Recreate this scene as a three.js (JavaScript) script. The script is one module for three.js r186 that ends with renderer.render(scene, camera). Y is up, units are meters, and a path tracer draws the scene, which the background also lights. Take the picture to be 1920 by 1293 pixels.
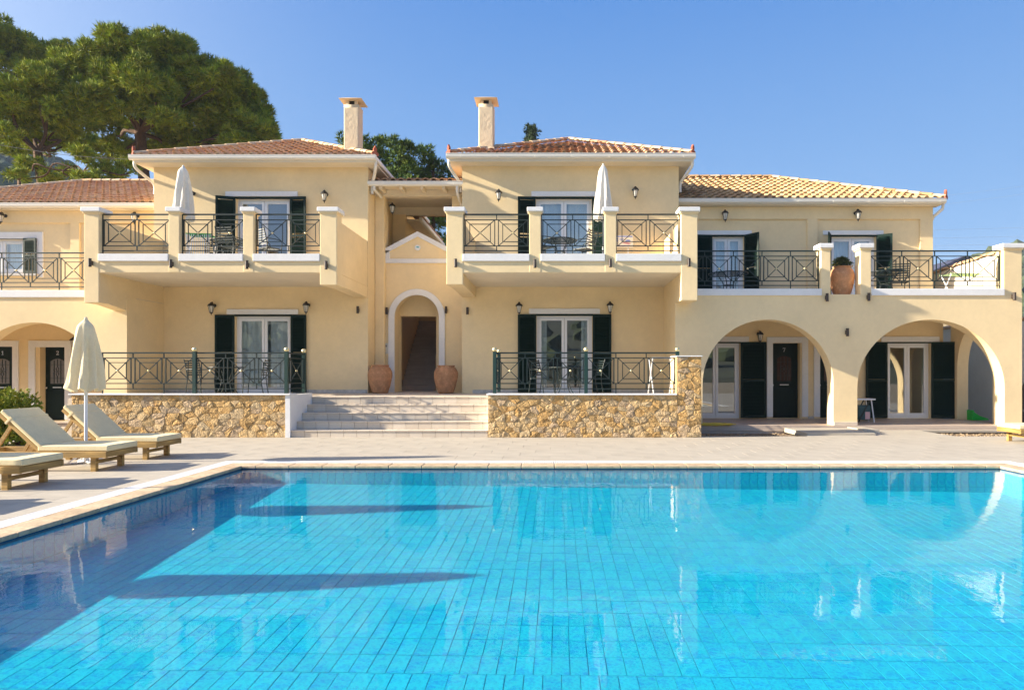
import * as THREE from 'three';
import { mergeGeometries, toCreasedNormals } from 'three/addons/utils/BufferGeometryUtils.js';
import { RoundedBoxGeometry } from 'three/addons/geometries/RoundedBoxGeometry.js';
import { FontLoader } from 'three/addons/loaders/FontLoader.js';
import { TextGeometry } from 'three/addons/geometries/TextGeometry.js';

// ---------------------------------------------------------------- camera, sky, sun, exposure
const scene = new THREE.Scene();
const EYE = 1.45, FOC = 1184, CX = 1042, CY = 698;          // one-point view of the facade, eye 1.45 m above the deck
const camera = new THREE.PerspectiveCamera(2 * Math.atan(646.5 / FOC) * 180 / Math.PI, 1920 / 1293, 0.1, 3000);
camera.position.set(0, EYE, 0);
camera.lookAt(0, EYE, -10);
camera.setViewOffset(1920, 1293, 960 - CX, 646.5 - CY, 1920, 1293);   // shifted lens, verticals stay vertical
camera.updateProjectionMatrix();

const SUN = new THREE.Vector3(-1, 0.405, 0.142).normalize();
{
  const W = 512, H = 256, data = new Float32Array(W * H * 4);
  const top = [0.019, 0.060, 0.198], mid = [0.028, 0.093, 0.248], low = [0.090, 0.170, 0.295], hor = [0.215, 0.27, 0.33];
  const mix = (a, b, t) => a.map((v, i) => v + (b[i] - v) * t);
  for (let r = 0; r < H; r++) for (let c = 0; c < W; c++) {
    const el = ((r + 0.5) / H - 0.5) * Math.PI, az = ((c + 0.5) / W - 0.5) * 2 * Math.PI;
    const v = new THREE.Vector3(Math.cos(el) * Math.cos(az), Math.sin(el), Math.cos(el) * Math.sin(az));
    const e = Math.max(0, el) * 180 / Math.PI;
    let k = e < 11 ? mix(hor, low, e / 11) : e < 34 ? mix(low, mid, (e - 11) / 23) : mix(mid, top, Math.min(1, (e - 34) / 50));
    const q = Math.max(0, v.dot(SUN)), g = 0.55 * Math.pow(q, 4) + 0.035 * Math.pow(q, 1.5);
    k = [k[0] + g, k[1] + g * 0.9, k[2] + g * 0.72];
    if (el < 0) k = [0.22, 0.20, 0.17];
    data.set([...k, 1], (r * W + c) * 4);
  }
  const sky = new THREE.DataTexture(data, W, H, THREE.RGBAFormat, THREE.FloatType);
  sky.mapping = THREE.EquirectangularReflectionMapping; sky.magFilter = THREE.LinearFilter; sky.needsUpdate = true;
  scene.background = sky; scene.environment = sky;
}
const sun = new THREE.DirectionalLight(new THREE.Color(1.0, 0.89, 0.72), 5);
sun.position.copy(SUN).multiplyScalar(60); sun.target.position.set(0, 0, -12); sun.castShadow = true; sun.shadow.radius = 1;
sun.shadow.mapSize.set(4096, 4096);
Object.assign(sun.shadow.camera, { left: -40, right: 40, top: 40, bottom: -40, near: 1, far: 160 });
sun.position.add(sun.target.position);
scene.add(sun, sun.target);
const renderer = new THREE.WebGLRenderer({ antialias: true });
renderer.toneMapping = THREE.LinearToneMapping; renderer.toneMappingExposure = 2.95;
renderer.shadowMap.enabled = true;

// ---------------------------------------------------------------- helpers
const mx = (px, d) => (px - CX) * d / FOC, my = (py, d) => EYE - (py - CY) * d / FOC;   // measured place on a plane d metres away -> metres
let seed = 7; const rnd = () => { seed = (seed * 1664525 + 1013904223) >>> 0; return seed / 4294967296; };
const rr = (a, b) => a + (b - a) * rnd(), pick = a => a[Math.floor(rnd() * a.length)];
const taken = {}; const numbered = n => { const k = taken[n] = (taken[n] ?? -1) + 1; return k ? n + '_' + String(k).padStart(3, '0') : n; };
const tag = (o, label, category, group, kind) => { o.userData.label = label; if (category) o.userData.category = category; if (group) o.userData.group = group; if (kind) o.userData.kind = kind; return o; };
function thing(name, label, category, pos = [0, 0, 0], turn = 0, group) {
  const o = new THREE.Group(); o.name = numbered(name); o.position.set(...pos); o.rotation.y = turn; scene.add(o); return tag(o, label, category, group);
}
function dup(root, label, pos, turn = root.rotation.y, group) {
  const o = root.clone(); o.name = numbered(root.name.replace(/_\d{3}$/, '')); o.userData = { ...root.userData, label }; if (group) o.userData.group = group;
  o.position.set(...pos); o.rotation.y = turn; scene.add(o); return o;
}
const sub = (parent, name) => { const o = new THREE.Group(); o.name = name; parent.add(o); return o; };
function mesh(parent, name, geo, mat, kind) {
  const o = new THREE.Mesh(geo, mat); o.name = parent === scene ? numbered(name) : name; o.castShadow = o.receiveShadow = true; parent.add(o); if (kind) o.userData.kind = kind; return o;
}
const flat = g => { const n = g.index ? g.toNonIndexed() : g; for (const k of Object.keys(n.attributes)) if (!['position', 'normal', 'uv', 'color'].includes(k)) n.deleteAttribute(k); return n; };
const merge = list => { const a = list.map(flat); return a.length === 1 ? a[0] : mergeGeometries(a); };
function uvm(g) {                                            // uv in metres from the face direction
  g = flat(g); const p = g.attributes.position, n = p.count, uv = new Float32Array(n * 2), a = new THREE.Vector3(), b = new THREE.Vector3(), c = new THREE.Vector3();
  for (let i = 0; i < n; i += 3) {
    a.fromBufferAttribute(p, i); b.fromBufferAttribute(p, i + 1); c.fromBufferAttribute(p, i + 2);
    const nn = b.clone().sub(a).cross(c.clone().sub(a)), x = Math.abs(nn.x), y = Math.abs(nn.y), z = Math.abs(nn.z);
    [a, b, c].forEach((v, k) => { const q = y >= x && y >= z ? [v.x, v.z] : x >= z ? [v.z, v.y] : [v.x, v.y]; uv[(i + k) * 2] = q[0]; uv[(i + k) * 2 + 1] = q[1]; });
  }
  g.setAttribute('uv', new THREE.BufferAttribute(uv, 2)); return g;
}
const bx = (x0, x1, y0, y1, z0, z1) => new THREE.BoxGeometry(Math.abs(x1 - x0), Math.abs(y1 - y0), Math.abs(z1 - z0)).translate((x0 + x1) / 2, (y0 + y1) / 2, (z0 + z1) / 2);
const rbx = (x0, x1, y0, y1, z0, z1, r = 0.012) => new RoundedBoxGeometry(Math.abs(x1 - x0), Math.abs(y1 - y0), Math.abs(z1 - z0), 2, r).translate((x0 + x1) / 2, (y0 + y1) / 2, (z0 + z1) / 2);
const UNIT = new THREE.BoxGeometry(1, 1, 1), ROUND = new THREE.CylinderGeometry(0.5, 0.5, 1, 10);
function bar(parent, name, p, q, w, mat, h = w, geo = UNIT) {  // a straight bar from p to q
  const a = new THREE.Vector3(...p), b = new THREE.Vector3(...q), o = mesh(parent, name, geo, mat), d = b.clone().sub(a), L = d.length();
  o.position.copy(a).add(b).multiplyScalar(0.5); o.scale.set(w, L, h); o.quaternion.setFromUnitVectors(new THREE.Vector3(0, 1, 0), d.normalize()); return o;
}
function barGeo(p, q, w, h = w, geo = UNIT) {
  const a = new THREE.Vector3(...p), b = new THREE.Vector3(...q), d = b.clone().sub(a), L = d.length();
  return geo.clone().applyMatrix4(new THREE.Matrix4().compose(a.clone().add(b).multiplyScalar(0.5), new THREE.Quaternion().setFromUnitVectors(new THREE.Vector3(0, 1, 0), d.normalize()), new THREE.Vector3(w, L, h)));
}
const tube = (pts, r, seg = 24, rad = 8, curved = true) => new THREE.TubeGeometry(curved ? new THREE.CatmullRomCurve3(pts.map(p => new THREE.Vector3(...p))) : pts, seg, r, rad);
const lathe = (pts, n = 24) => new THREE.LatheGeometry(pts.map(p => new THREE.Vector2(...p)), n);
// a wall in the plane z = -d (front face), with rectangular or arched openings
function wallGeo(outline, holes, d, thick) {
  const s = new THREE.Shape(outline.map(p => new THREE.Vector2(...p)));
  for (const h of holes) {
    const q = new THREE.Path();
    if (h.arch) {
      const r = (h.x1 - h.x0) / 2, cx = (h.x0 + h.x1) / 2, ry = h.ry ?? r;
      q.moveTo(h.x0, h.y0); q.lineTo(h.x0, h.y1 - ry); for (let i = 1; i < 40; i++) { const a = Math.PI * (1 - i / 40); q.lineTo(cx + r * Math.cos(a), h.y1 - ry + ry * Math.sin(a)); }
      q.lineTo(h.x1, h.y1 - ry); q.lineTo(h.x1, h.y0); q.closePath();
    } else { q.moveTo(h.x0, h.y0); q.lineTo(h.x0, h.y1); q.lineTo(h.x1, h.y1); q.lineTo(h.x1, h.y0); q.closePath(); }
    s.holes.push(q);
  }
  return new THREE.ExtrudeGeometry(s, { depth: thick, bevelEnabled: false, curveSegments: 24 }).translate(0, 0, -d - thick);
}
const rect = (x0, x1, y0, y1) => [[x0, y0], [x1, y0], [x1, y1], [x0, y1]];
function clip(geo, keep) {                                   // cut triangles with keep(v) >= 0 (linear in v)
  const g = flat(geo), p = g.attributes.position, out = [];
  for (let i = 0; i < p.count; i += 3) {
    const t = [0, 1, 2].map(k => new THREE.Vector3().fromBufferAttribute(p, i + k)), r = [];
    for (let k = 0; k < 3; k++) {
      const a = t[k], b = t[(k + 1) % 3], fa = keep(a), fb = keep(b);
      if (fa >= 0) r.push(a); if (fa * fb < 0) r.push(a.clone().lerp(b, fa / (fa - fb)));
    }
    for (let k = 2; k < r.length; k++) out.push(r[0], r[k - 1], r[k]);
  }
  const o = new THREE.BufferGeometry().setFromPoints(out); o.computeVertexNormals(); return uvm(o);
}

// ---------------------------------------------------------------- textures and materials
function noise(size, cells, oct, s, stretch = [1, 1]) {      // tileable value noise, 0..1
  let st = s; const r = () => { st = (st * 1103515245 + 12345) & 0x7fffffff; return st / 0x7fffffff; };
  const out = new Float32Array(size * size); let amp = 1, tot = 0;
  for (let o = 0; o < oct; o++) {
    const nx = Math.max(1, Math.round(cells * stretch[0] * 2 ** o)), ny = Math.max(1, Math.round(cells * stretch[1] * 2 ** o)), lat = Float32Array.from({ length: nx * ny }, r);
    for (let y = 0; y < size; y++) { const fy = y / size * ny, j = Math.floor(fy), v = fy - j, sv = v * v * (3 - 2 * v);
      for (let x = 0; x < size; x++) { const fx = x / size * nx, i = Math.floor(fx), u = fx - i, su = u * u * (3 - 2 * u);
        const a = lat[(j % ny) * nx + i % nx], b = lat[(j % ny) * nx + (i + 1) % nx], c = lat[((j + 1) % ny) * nx + i % nx], d = lat[((j + 1) % ny) * nx + (i + 1) % nx];
        out[y * size + x] += amp * (a + (b - a) * su + (c - a) * sv + (a - b - c + d) * su * sv); } }
    tot += amp; amp *= 0.55;
  }
  for (let i = 0; i < out.length; i++) out[i] /= tot; return out;
}
function tex(size, f, srgb = true) {
  const d = new Uint8Array(size * size * 4);
  for (let i = 0; i < size * size; i++) { const c = f(i); d.set([...c.map(v => Math.max(0, Math.min(255, v * 255))), 255], i * 4); }
  const t = new THREE.DataTexture(d, size, size); t.wrapS = t.wrapT = THREE.RepeatWrapping; t.magFilter = THREE.LinearFilter; t.minFilter = THREE.LinearMipmapLinearFilter; if (srgb) t.colorSpace = THREE.SRGBColorSpace; t.needsUpdate = true; return t;
}
const rep = (t, x, y = x) => { const c = t.clone(); c.repeat.set(x, y); c.needsUpdate = true; return c; };
const nA = noise(512, 6, 6, 11), nB = noise(512, 40, 3, 23), nC = noise(512, 3, 5, 5), nW = noise(512, 2, 6, 31, [1, 14]), nS = noise(512, 10, 5, 77);
const gray = (n, lo, hi, m) => tex(512, i => { const v = lo + (hi - lo) * n[i] + (m ? m(i) : 0); return [v, v, v]; });
const tPlaster = tex(512, i => { const v = 0.95 + 0.07 * (nC[i] - 0.5) + 0.04 * (nA[i] - 0.5) + 0.03 * (nB[i] - 0.5); return [v, v * 0.997, v * 0.99]; });
const bFine = tex(512, i => { const v = 0.6 * nB[i] + 0.4 * nA[i]; return [v, v, v]; }, false);
const bRough = tex(512, i => { const v = 0.75 * nS[i] + 0.25 * nB[i]; return [v, v, v]; }, false);
const tMottle = tex(512, i => { const v = 0.80 + 0.38 * (nA[i] - 0.5) + 0.14 * (nB[i] - 0.5) + 0.1; return [v, v * 0.985, v * 0.96]; });
const tClay = tex(512, i => { const v = 0.86 + 0.34 * (nA[i] - 0.5) + 0.12 * (nB[i] - 0.5), p = nS[i] > 0.6 ? (nS[i] - 0.6) * 0.7 : 0; return [v + p * 0.6, v * 0.98 + p, v * 0.95 + p]; });
const tWood = tex(512, i => { const v = 0.82 + 0.5 * (nW[i] - 0.5); return [v, v * 0.96, v * 0.88]; });
const tPave = tex(512, i => { const v = 0.92 + 0.16 * (nW[i] - 0.5) + 0.08 * (nA[i] - 0.5); return [v, v * 0.985, v * 0.965]; });
const tStone = tex(512, i => { const v = 0.84 + 0.42 * (nS[i] - 0.5) + 0.2 * (nB[i] - 0.5), o = Math.max(0, nC[i] - 0.5) * 0.5; return [v + o * 0.25, v, v - o * 0.45]; });
const tPool = tex(512, i => { const k = nB[i] - 0.5, q = nS[i] - 0.5, v = 0.95 + 0.40 * k + 0.34 * q; return [v - 0.05 + 0.5 * Math.max(0, q), v, 0.97 + 0.1 * k]; });  // mosaic tone, its mottling painted to stand in for rippled light on the floor
const tCloth = tex(512, i => { const v = 0.95 + 0.07 * (nA[i] - 0.5) + 0.05 * (nB[i] - 0.5); return [v, v, v * 0.99]; });
const M = (c, o = {}) => { const { phys, ...k } = o; const m = new (phys ? THREE.MeshPhysicalMaterial : THREE.MeshStandardMaterial)({ roughness: 0.85, side: THREE.DoubleSide, ...k }); m.color.setRGB(...c); return m; };
const mPlaster = M([0.93, 0.732, 0.43], { map: rep(tPlaster, 0.35), bumpMap: rep(bFine, 1.4), bumpScale: 0.0018, roughness: 0.95 });
const mChimney = M([0.80, 0.64, 0.44], { map: rep(tPlaster, 0.5), bumpMap: rep(bRough, 1), bumpScale: 0.012, roughness: 0.95 });
const mSoffit = M([0.82, 0.72, 0.56], { map: rep(tPlaster, 0.4), bumpMap: rep(bFine, 1.4), bumpScale: 0.003, roughness: 0.95 });
const mTrim = M([0.85, 0.85, 0.85], { map: rep(tPlaster, 0.5), bumpMap: rep(bFine, 2), bumpScale: 0.002, roughness: 0.75 });
const mGutter = M([0.78, 0.735, 0.65], { roughness: 0.45 });
const mMarble = M([0.62, 0.60, 0.58], { map: rep(tMottle, 1.2), roughness: 0.45 });
const clay = (r, g, b) => M([r, g, b], { map: rep(tClay, 1.3), bumpMap: rep(bRough, 3), bumpScale: 0.004, roughness: 0.92 });
const mRoofRed = [clay(0.80, 0.49, 0.27), clay(0.83, 0.53, 0.30), clay(0.76, 0.44, 0.24), clay(0.86, 0.60, 0.36), clay(0.82, 0.52, 0.31)];
const mRoofSand = [clay(0.64, 0.41, 0.20), clay(0.68, 0.45, 0.235), clay(0.60, 0.37, 0.18), clay(0.70, 0.49, 0.27), clay(0.58, 0.35, 0.175)];
const mRoofMix = [clay(0.68, 0.38, 0.21), clay(0.74, 0.46, 0.27), clay(0.62, 0.32, 0.18), clay(0.78, 0.52, 0.33), clay(0.70, 0.40, 0.25)];
const mRoofPale = clay(0.82, 0.64, 0.44);
const mAcro = clay(0.44, 0.13, 0.075);
const mPot = M([0.68, 0.345, 0.175], { map: rep(tClay, 0.8), bumpMap: rep(bRough, 1.5), bumpScale: 0.006, roughness: 0.9 });
const mShutter = M([0.006, 0.020, 0.015], { phys: true, specularIntensity: 0.35, roughness: 0.5 });
const mDoor = M([0.006, 0.016, 0.012], { phys: true, specularIntensity: 0.3, roughness: 0.5 });
const mIron = M([0.010, 0.022, 0.020], { roughness: 0.45 });
const mIronPost = M([0.010, 0.042, 0.034], { roughness: 0.42 });
const mBrass = M([0.80, 0.68, 0.38], { roughness: 0.35, metalness: 0.75 });
const mSteel = M([0.72, 0.72, 0.72], { roughness: 0.3, metalness: 0.9 });
const mFrame = M([0.80, 0.80, 0.80], { roughness: 0.35 });
const mGlass = M([0.90, 0.95, 0.97], { phys: true, transmission: 1, thickness: 0, roughness: 0.0, ior: 2.25 });
const mCurtain = M([0.72, 0.72, 0.70], { map: rep(tCloth, 1) });
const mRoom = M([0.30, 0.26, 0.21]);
const mBlack = M([0.014, 0.014, 0.014], { roughness: 0.5 });
const mLampGlass = M([0.85, 0.83, 0.76], { phys: true, roughness: 0.35, transmission: 0.35, thickness: 0 });
const mPave = [[0.51, 0.47, 0.395], [0.518, 0.478, 0.403], [0.502, 0.46, 0.386], [0.512, 0.472, 0.398]].map(c => M(c, { map: rep(tPave, 0.9), bumpMap: rep(bFine, 2), bumpScale: 0.002, roughness: 0.7 }));
const mStep = [[0.74, 0.66, 0.55], [0.78, 0.70, 0.59], [0.71, 0.625, 0.515]].map(c => M(c, { map: rep(tPave, 1.6), bumpMap: rep(bFine, 2), bumpScale: 0.002, roughness: 0.6 }));
const mGrout = M([0.50, 0.45, 0.38], { roughness: 0.95 });
const mCoping = [[0.62, 0.475, 0.315], [0.65, 0.505, 0.34], [0.58, 0.44, 0.285]].map(c => M(c, { map: rep(tMottle, 1.4), bumpMap: rep(bRough, 3), bumpScale: 0.003, roughness: 0.8 }));
const mGrate = M([0.82, 0.81, 0.79], { roughness: 0.5 });
const mStone = [[0.76, 0.49, 0.20], [0.79, 0.54, 0.25], [0.80, 0.57, 0.29], [0.74, 0.46, 0.175], [0.76, 0.55, 0.30], [0.70, 0.51, 0.31], [0.81, 0.60, 0.33], [0.78, 0.49, 0.19]].map(c => M(c, { map: rep(tStone, 2.2), bumpMap: rep(bRough, 4), bumpScale: 0.03, roughness: 0.95 }));
const mMortar = M([0.60, 0.43, 0.22], { map: rep(tStone, 3), roughness: 1 });
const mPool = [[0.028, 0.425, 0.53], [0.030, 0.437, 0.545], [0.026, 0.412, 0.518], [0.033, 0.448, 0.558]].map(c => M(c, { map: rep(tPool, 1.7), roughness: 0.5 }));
const mPoolGrout = M([0.02, 0.28, 0.40], { roughness: 0.9 });
const mPoolBand = M([0.03, 0.07, 0.16], { roughness: 0.5 });
const mWood = M([0.62, 0.41, 0.14], { map: rep(tWood, 1.6), bumpMap: rep(tWood, 1.6), bumpScale: 0.002, roughness: 0.6 });
const mCushion = M([0.88, 0.74, 0.45], { map: rep(tCloth, 1.5), bumpMap: rep(bFine, 3), bumpScale: 0.002, roughness: 0.95 });
const mUmbrella = M([0.92, 0.82, 0.58], { phys: true, map: rep(tCloth, 1.5), roughness: 1, transmission: 0.25, thickness: 0 });
const mUmbrellaWhite = M([0.88, 0.85, 0.79], { phys: true, map: rep(tCloth, 1.5), roughness: 1, transmission: 0.25, thickness: 0 });
const mWhite = M([0.82, 0.82, 0.82], { roughness: 0.4 });
const mBark = M([0.145, 0.085, 0.05], { map: rep(tMottle, 0.8), bumpMap: rep(bRough, 1.2), bumpScale: 0.05, roughness: 1 });
const mDirt = M([0.30, 0.21, 0.13], { map: rep(tStone, 1), bumpMap: rep(bRough, 2), bumpScale: 0.04, roughness: 1 });
const leafMat = () => { const m = M([1, 1, 1], { roughness: 0.9, vertexColors: true }); return m; };
const mLeaf = leafMat();

// ---------------------------------------------------------------- ground, terraces, pool
const PX0 = -4.88, PX1 = 6.9, PD0 = 1.6, PD1 = 9.8, WATER = -0.045;        // pool
const GX0 = PX0 - 0.52, GX1 = PX1 + 0.52, GD0 = PD0 - 0.52, GD1 = PD1 + 0.52;   // outside of the overflow grating
{
  const s = new THREE.Shape(rect(-900, 900, -900, 900).map(p => new THREE.Vector2(...p)));
  s.holes.push(new THREE.Path(rect(PX0 - 0.3, PX1 + 0.3, PD0 - 0.3, PD1 + 0.3).map(p => new THREE.Vector2(...p))));
  const g = new THREE.ShapeGeometry(s).rotateX(-Math.PI / 2).translate(0, -0.11, 0);
  mesh(scene, 'ground', uvm(g), M([0.38, 0.31, 0.21], { map: rep(tStone, 0.3), roughness: 1 })).userData = { kind: 'structure', label: 'bare earth ground around the villas and pool' };
}
// paved deck: a mortar bed and slabs laid in running bond
const BEDS = [[3.34, 5.75, 14.35, 15.92], [9.1, 11.5, 14.35, 15.75]];       // open planting beds before the arcade
const deck = tag(sub(scene, 'deck'), 'pale sand coloured stone slab deck around the pool', null, null, 'structure');
{
  const L = -14.5, R = 16, N = -6.2, Fd = 14.5;
  const s = new THREE.Shape(rect(L, R, N, 15.95).map(p => new THREE.Vector2(...p)));
  s.holes.push(new THREE.Path(rect(GX0 + 0.02, GX1 - 0.02, GD0 + 0.02, GD1 - 0.02).map(p => new THREE.Vector2(...p))));
  for (const b of BEDS) s.holes.push(new THREE.Path(rect(...b).map(p => new THREE.Vector2(...p))));
  mesh(deck, 'mortar_bed', uvm(new THREE.ShapeGeometry(s).rotateX(-Math.PI / 2).translate(0, -0.012, 0)), mGrout);
  const W = 0.8, Dp = 0.4, cut = [];
  const slabGeo = (w, d) => uvm(new RoundedBoxGeometry(w - 0.004, 0.05, d - 0.004, 1, 0.0015));
  const shared = Array.from({ length: 6 }, () => uvm(slabGeo(W, Dp).translate(rr(0, 9), 0, rr(0, 9)))); shared.forEach(g => { g.computeBoundingBox(); const c = g.boundingBox.getCenter(new THREE.Vector3()); g.translate(-c.x, -c.y, -c.z); });
  const all = [];
  for (let j = 0; ; j++) {
    const d0 = N + j * Dp; if (d0 > 15.95) break;
    for (let i = -1; L + i * W < R; i++) {
      let xs = [[L + i * W + (j % 3) * W / 3, L + (i + 1) * W + (j % 3) * W / 3]], d1 = Math.min(d0 + Dp, 15.95);
      const holes = [[GX0, GX1, GD0, GD1], ...BEDS];
      let parts = xs.map(([a, b]) => [Math.max(a, L), Math.min(b, R), d0, d1]);
      for (const [hx0, hx1, hd0, hd1] of holes) parts = parts.flatMap(([a, b, c, e]) => {
        if (b <= hx0 || a >= hx1 || e <= hd0 || c >= hd1) return [[a, b, c, e]];
        const r = []; if (a < hx0) r.push([a, hx0, c, e]); if (b > hx1) r.push([hx1, b, c, e]);
        const a2 = Math.max(a, hx0), b2 = Math.min(b, hx1); if (c < hd0) r.push([a2, b2, c, hd0]); if (e > hd1) r.push([a2, b2, hd1, e]); return r;
      });
      for (const p of parts) if (p[1] - p[0] > 0.03 && p[3] - p[2] > 0.03) all.push(p);
    }
  }
  const seen = ([a, b, c, e]) => { const d = (c + e) / 2, x = (a + b) / 2; if (d < 2.2) return 1e9; const px = CX + x * FOC / d, y = CY + EYE * FOC / d; return px < -60 || px > 1980 || y > 1293 || d > 14.1 && x > -11 && x < 3.2 ? 1e9 : d; };
  all.sort((p, q) => seen(p) - seen(q));
  const rest = [];
  all.forEach((p, k) => {
    const [a, b, c, e] = p, whole = b - a > W - 1e-6 && e - c > Dp - 1e-6, x = (a + b) / 2, d = (c + e) / 2, y = -0.025 + rr(-0.00015, 0.00015);
    if (k < 300) { const o = mesh(deck, 'paving_slab', whole ? pick(shared) : slabGeo(b - a, e - c), pick(mPave)); o.position.set(x, y, -d); }
    else rest.push(slabGeo(b - a, e - c).translate(x, y, -d));
  });
  mesh(deck, 'paving', uvm(merge(rest)), mPave[0], 'stuff');
  for (const [a, b, c, e] of BEDS) cut.push(bx(a, b, -0.12, -0.085, -e, -c));
  tag(mesh(scene, 'planting_bed', uvm(cut[0]), mDirt), 'dug planting bed of dark soil before the first arch', null, null, 'structure');
  tag(mesh(scene, 'planting_bed', uvm(cut[1]), mDirt), 'pebbly planting bed before the last arch', null, null, 'structure');
  const peb = []; for (let i = 0; i < 420; i++) { const b = BEDS[i % 4 ? 1 : 0], r = rr(0.012, 0.035); peb.push(new THREE.IcosahedronGeometry(r, 0).scale(1, 0.6, rr(0.7, 1.2)).rotateY(rr(0, 6)).translate(rr(b[0] + 0.05, b[1] - 0.05), -0.08 + r * 0.3, -rr(b[2] + 0.05, b[3] - 0.1))); }
  tag(mesh(scene, 'gravel', uvm(merge(peb)), M([0.42, 0.31, 0.19], { map: rep(tStone, 3) })), 'loose pebbles on the soil of the planting beds', 'gravel', null, 'stuff');
}
// terraces in front of the two balcony houses, with the porch between them
const FL = 0.862;
const terrace = tag(sub(scene, 'terrace'), 'raised tiled terrace and porch before the ground floor doors', null, null, 'structure');
mesh(terrace, 'terrace_floor', uvm(bx(-11.08, -5.93, -0.1, FL, -18.3, -14.32)), mStep[0]);
mesh(terrace, 'porch_floor', uvm(bx(-5.925, -1.515, -0.1, FL - 0.003, -23, -15.62)), mStep[1]);
mesh(terrace, 'terrace_floor', uvm(bx(-1.51, 3.06, -0.1, FL, -18.3, -14.32)), mStep[0]);
mesh(terrace, 'terrace_side', uvm(bx(-6.03, -5.922, -0.05, 0.945, -15.35, -14.06)), mTrim);
mesh(terrace, 'terrace_side', uvm(bx(-1.518, -1.40, -0.05, 0.945, -15.35, -14.2)), mTrim);
mesh(terrace, 'wall_cap', uvm(rbx(-10.85, -5.91, 0.944, 0.978, -14.36, -14.03, 0.008)), mTrim);
mesh(terrace, 'wall_cap', uvm(rbx(-1.54, 2.70, 0.944, 0.978, -14.36, -14.03, 0.008)), mTrim);
// entrance steps: every riser and tread tile is laid by itself
{
  const st = thing('entrance_steps', 'five wide steps of beige tiles between the two stone walls', 'steps');
  const tops = [0.155, 0.332, 0.509, 0.686, FL], x0 = -5.92, x1 = -1.52, n = 15, w = (x1 - x0) / n;
  const rg = {}, body = [];
  tops.forEach((t, i) => {
    const b = i ? tops[i - 1] : -0.02, d = 14.12 + 0.3 * i; body.push(bx(x0, x1, -0.05, t - 0.024, -15.64, -(d + 0.02)));
    const off = i % 2 ? 0.5 : 0;
    for (let k = 0; k < n + (off ? 1 : 0); k++) {
      const a = Math.max(x0, x0 + (k - off) * w), e = Math.min(x1, x0 + (k + 1 - off) * w), key = (e - a).toFixed(3) + (t - b).toFixed(3);
      rg[key] ??= [uvm(new RoundedBoxGeometry(e - a - 0.006, t - b - 0.026, 0.018, 1, 0.002)), uvm(new RoundedBoxGeometry(e - a - 0.006, 0.022, 0.33, 1, 0.004))];
      mesh(st, 'riser_tile', rg[key][0], pick(mStep)).position.set((a + e) / 2, (t + b) / 2 - 0.011, -(d + 0.012));
      mesh(st, 'tread_tile', rg[key][1], pick(mStep)).position.set((a + e) / 2, t - 0.011, -(d + 0.15));
    }
  });
  mesh(st, 'step_core', uvm(merge(body)), mGrout);
}
// arcade floors
const arcadeFloor = tag(mesh(scene, 'arcade_floor', uvm(merge([bx(3.06, 13.1, -0.1, 0.10, -18.6, -15.96)])), M([0.60, 0.50, 0.42], { map: rep(tPave, 1), roughness: 0.5 })), 'brown tiled floor under the two arches', null, null, 'structure');
tag(mesh(scene, 'arcade_floor', uvm(merge([bx(-22, -11.09, -0.1, 0.03, -18.9, -15.9)])), M([0.60, 0.52, 0.44], { map: rep(tPave, 1), roughness: 0.5 })), 'tiled floor under the arch by the loungers', null, null, 'structure');
tag(mesh(scene, 'path', uvm(merge([bx(5.78, 7.35, -0.02, 0.055, -15.94, -14.5), bx(7.36, 7.75, -0.02, 0.08, -15.94, -15.1)])), mPave[1]), 'pale slab path leading to the numbered door', null, null, 'structure');
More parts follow.
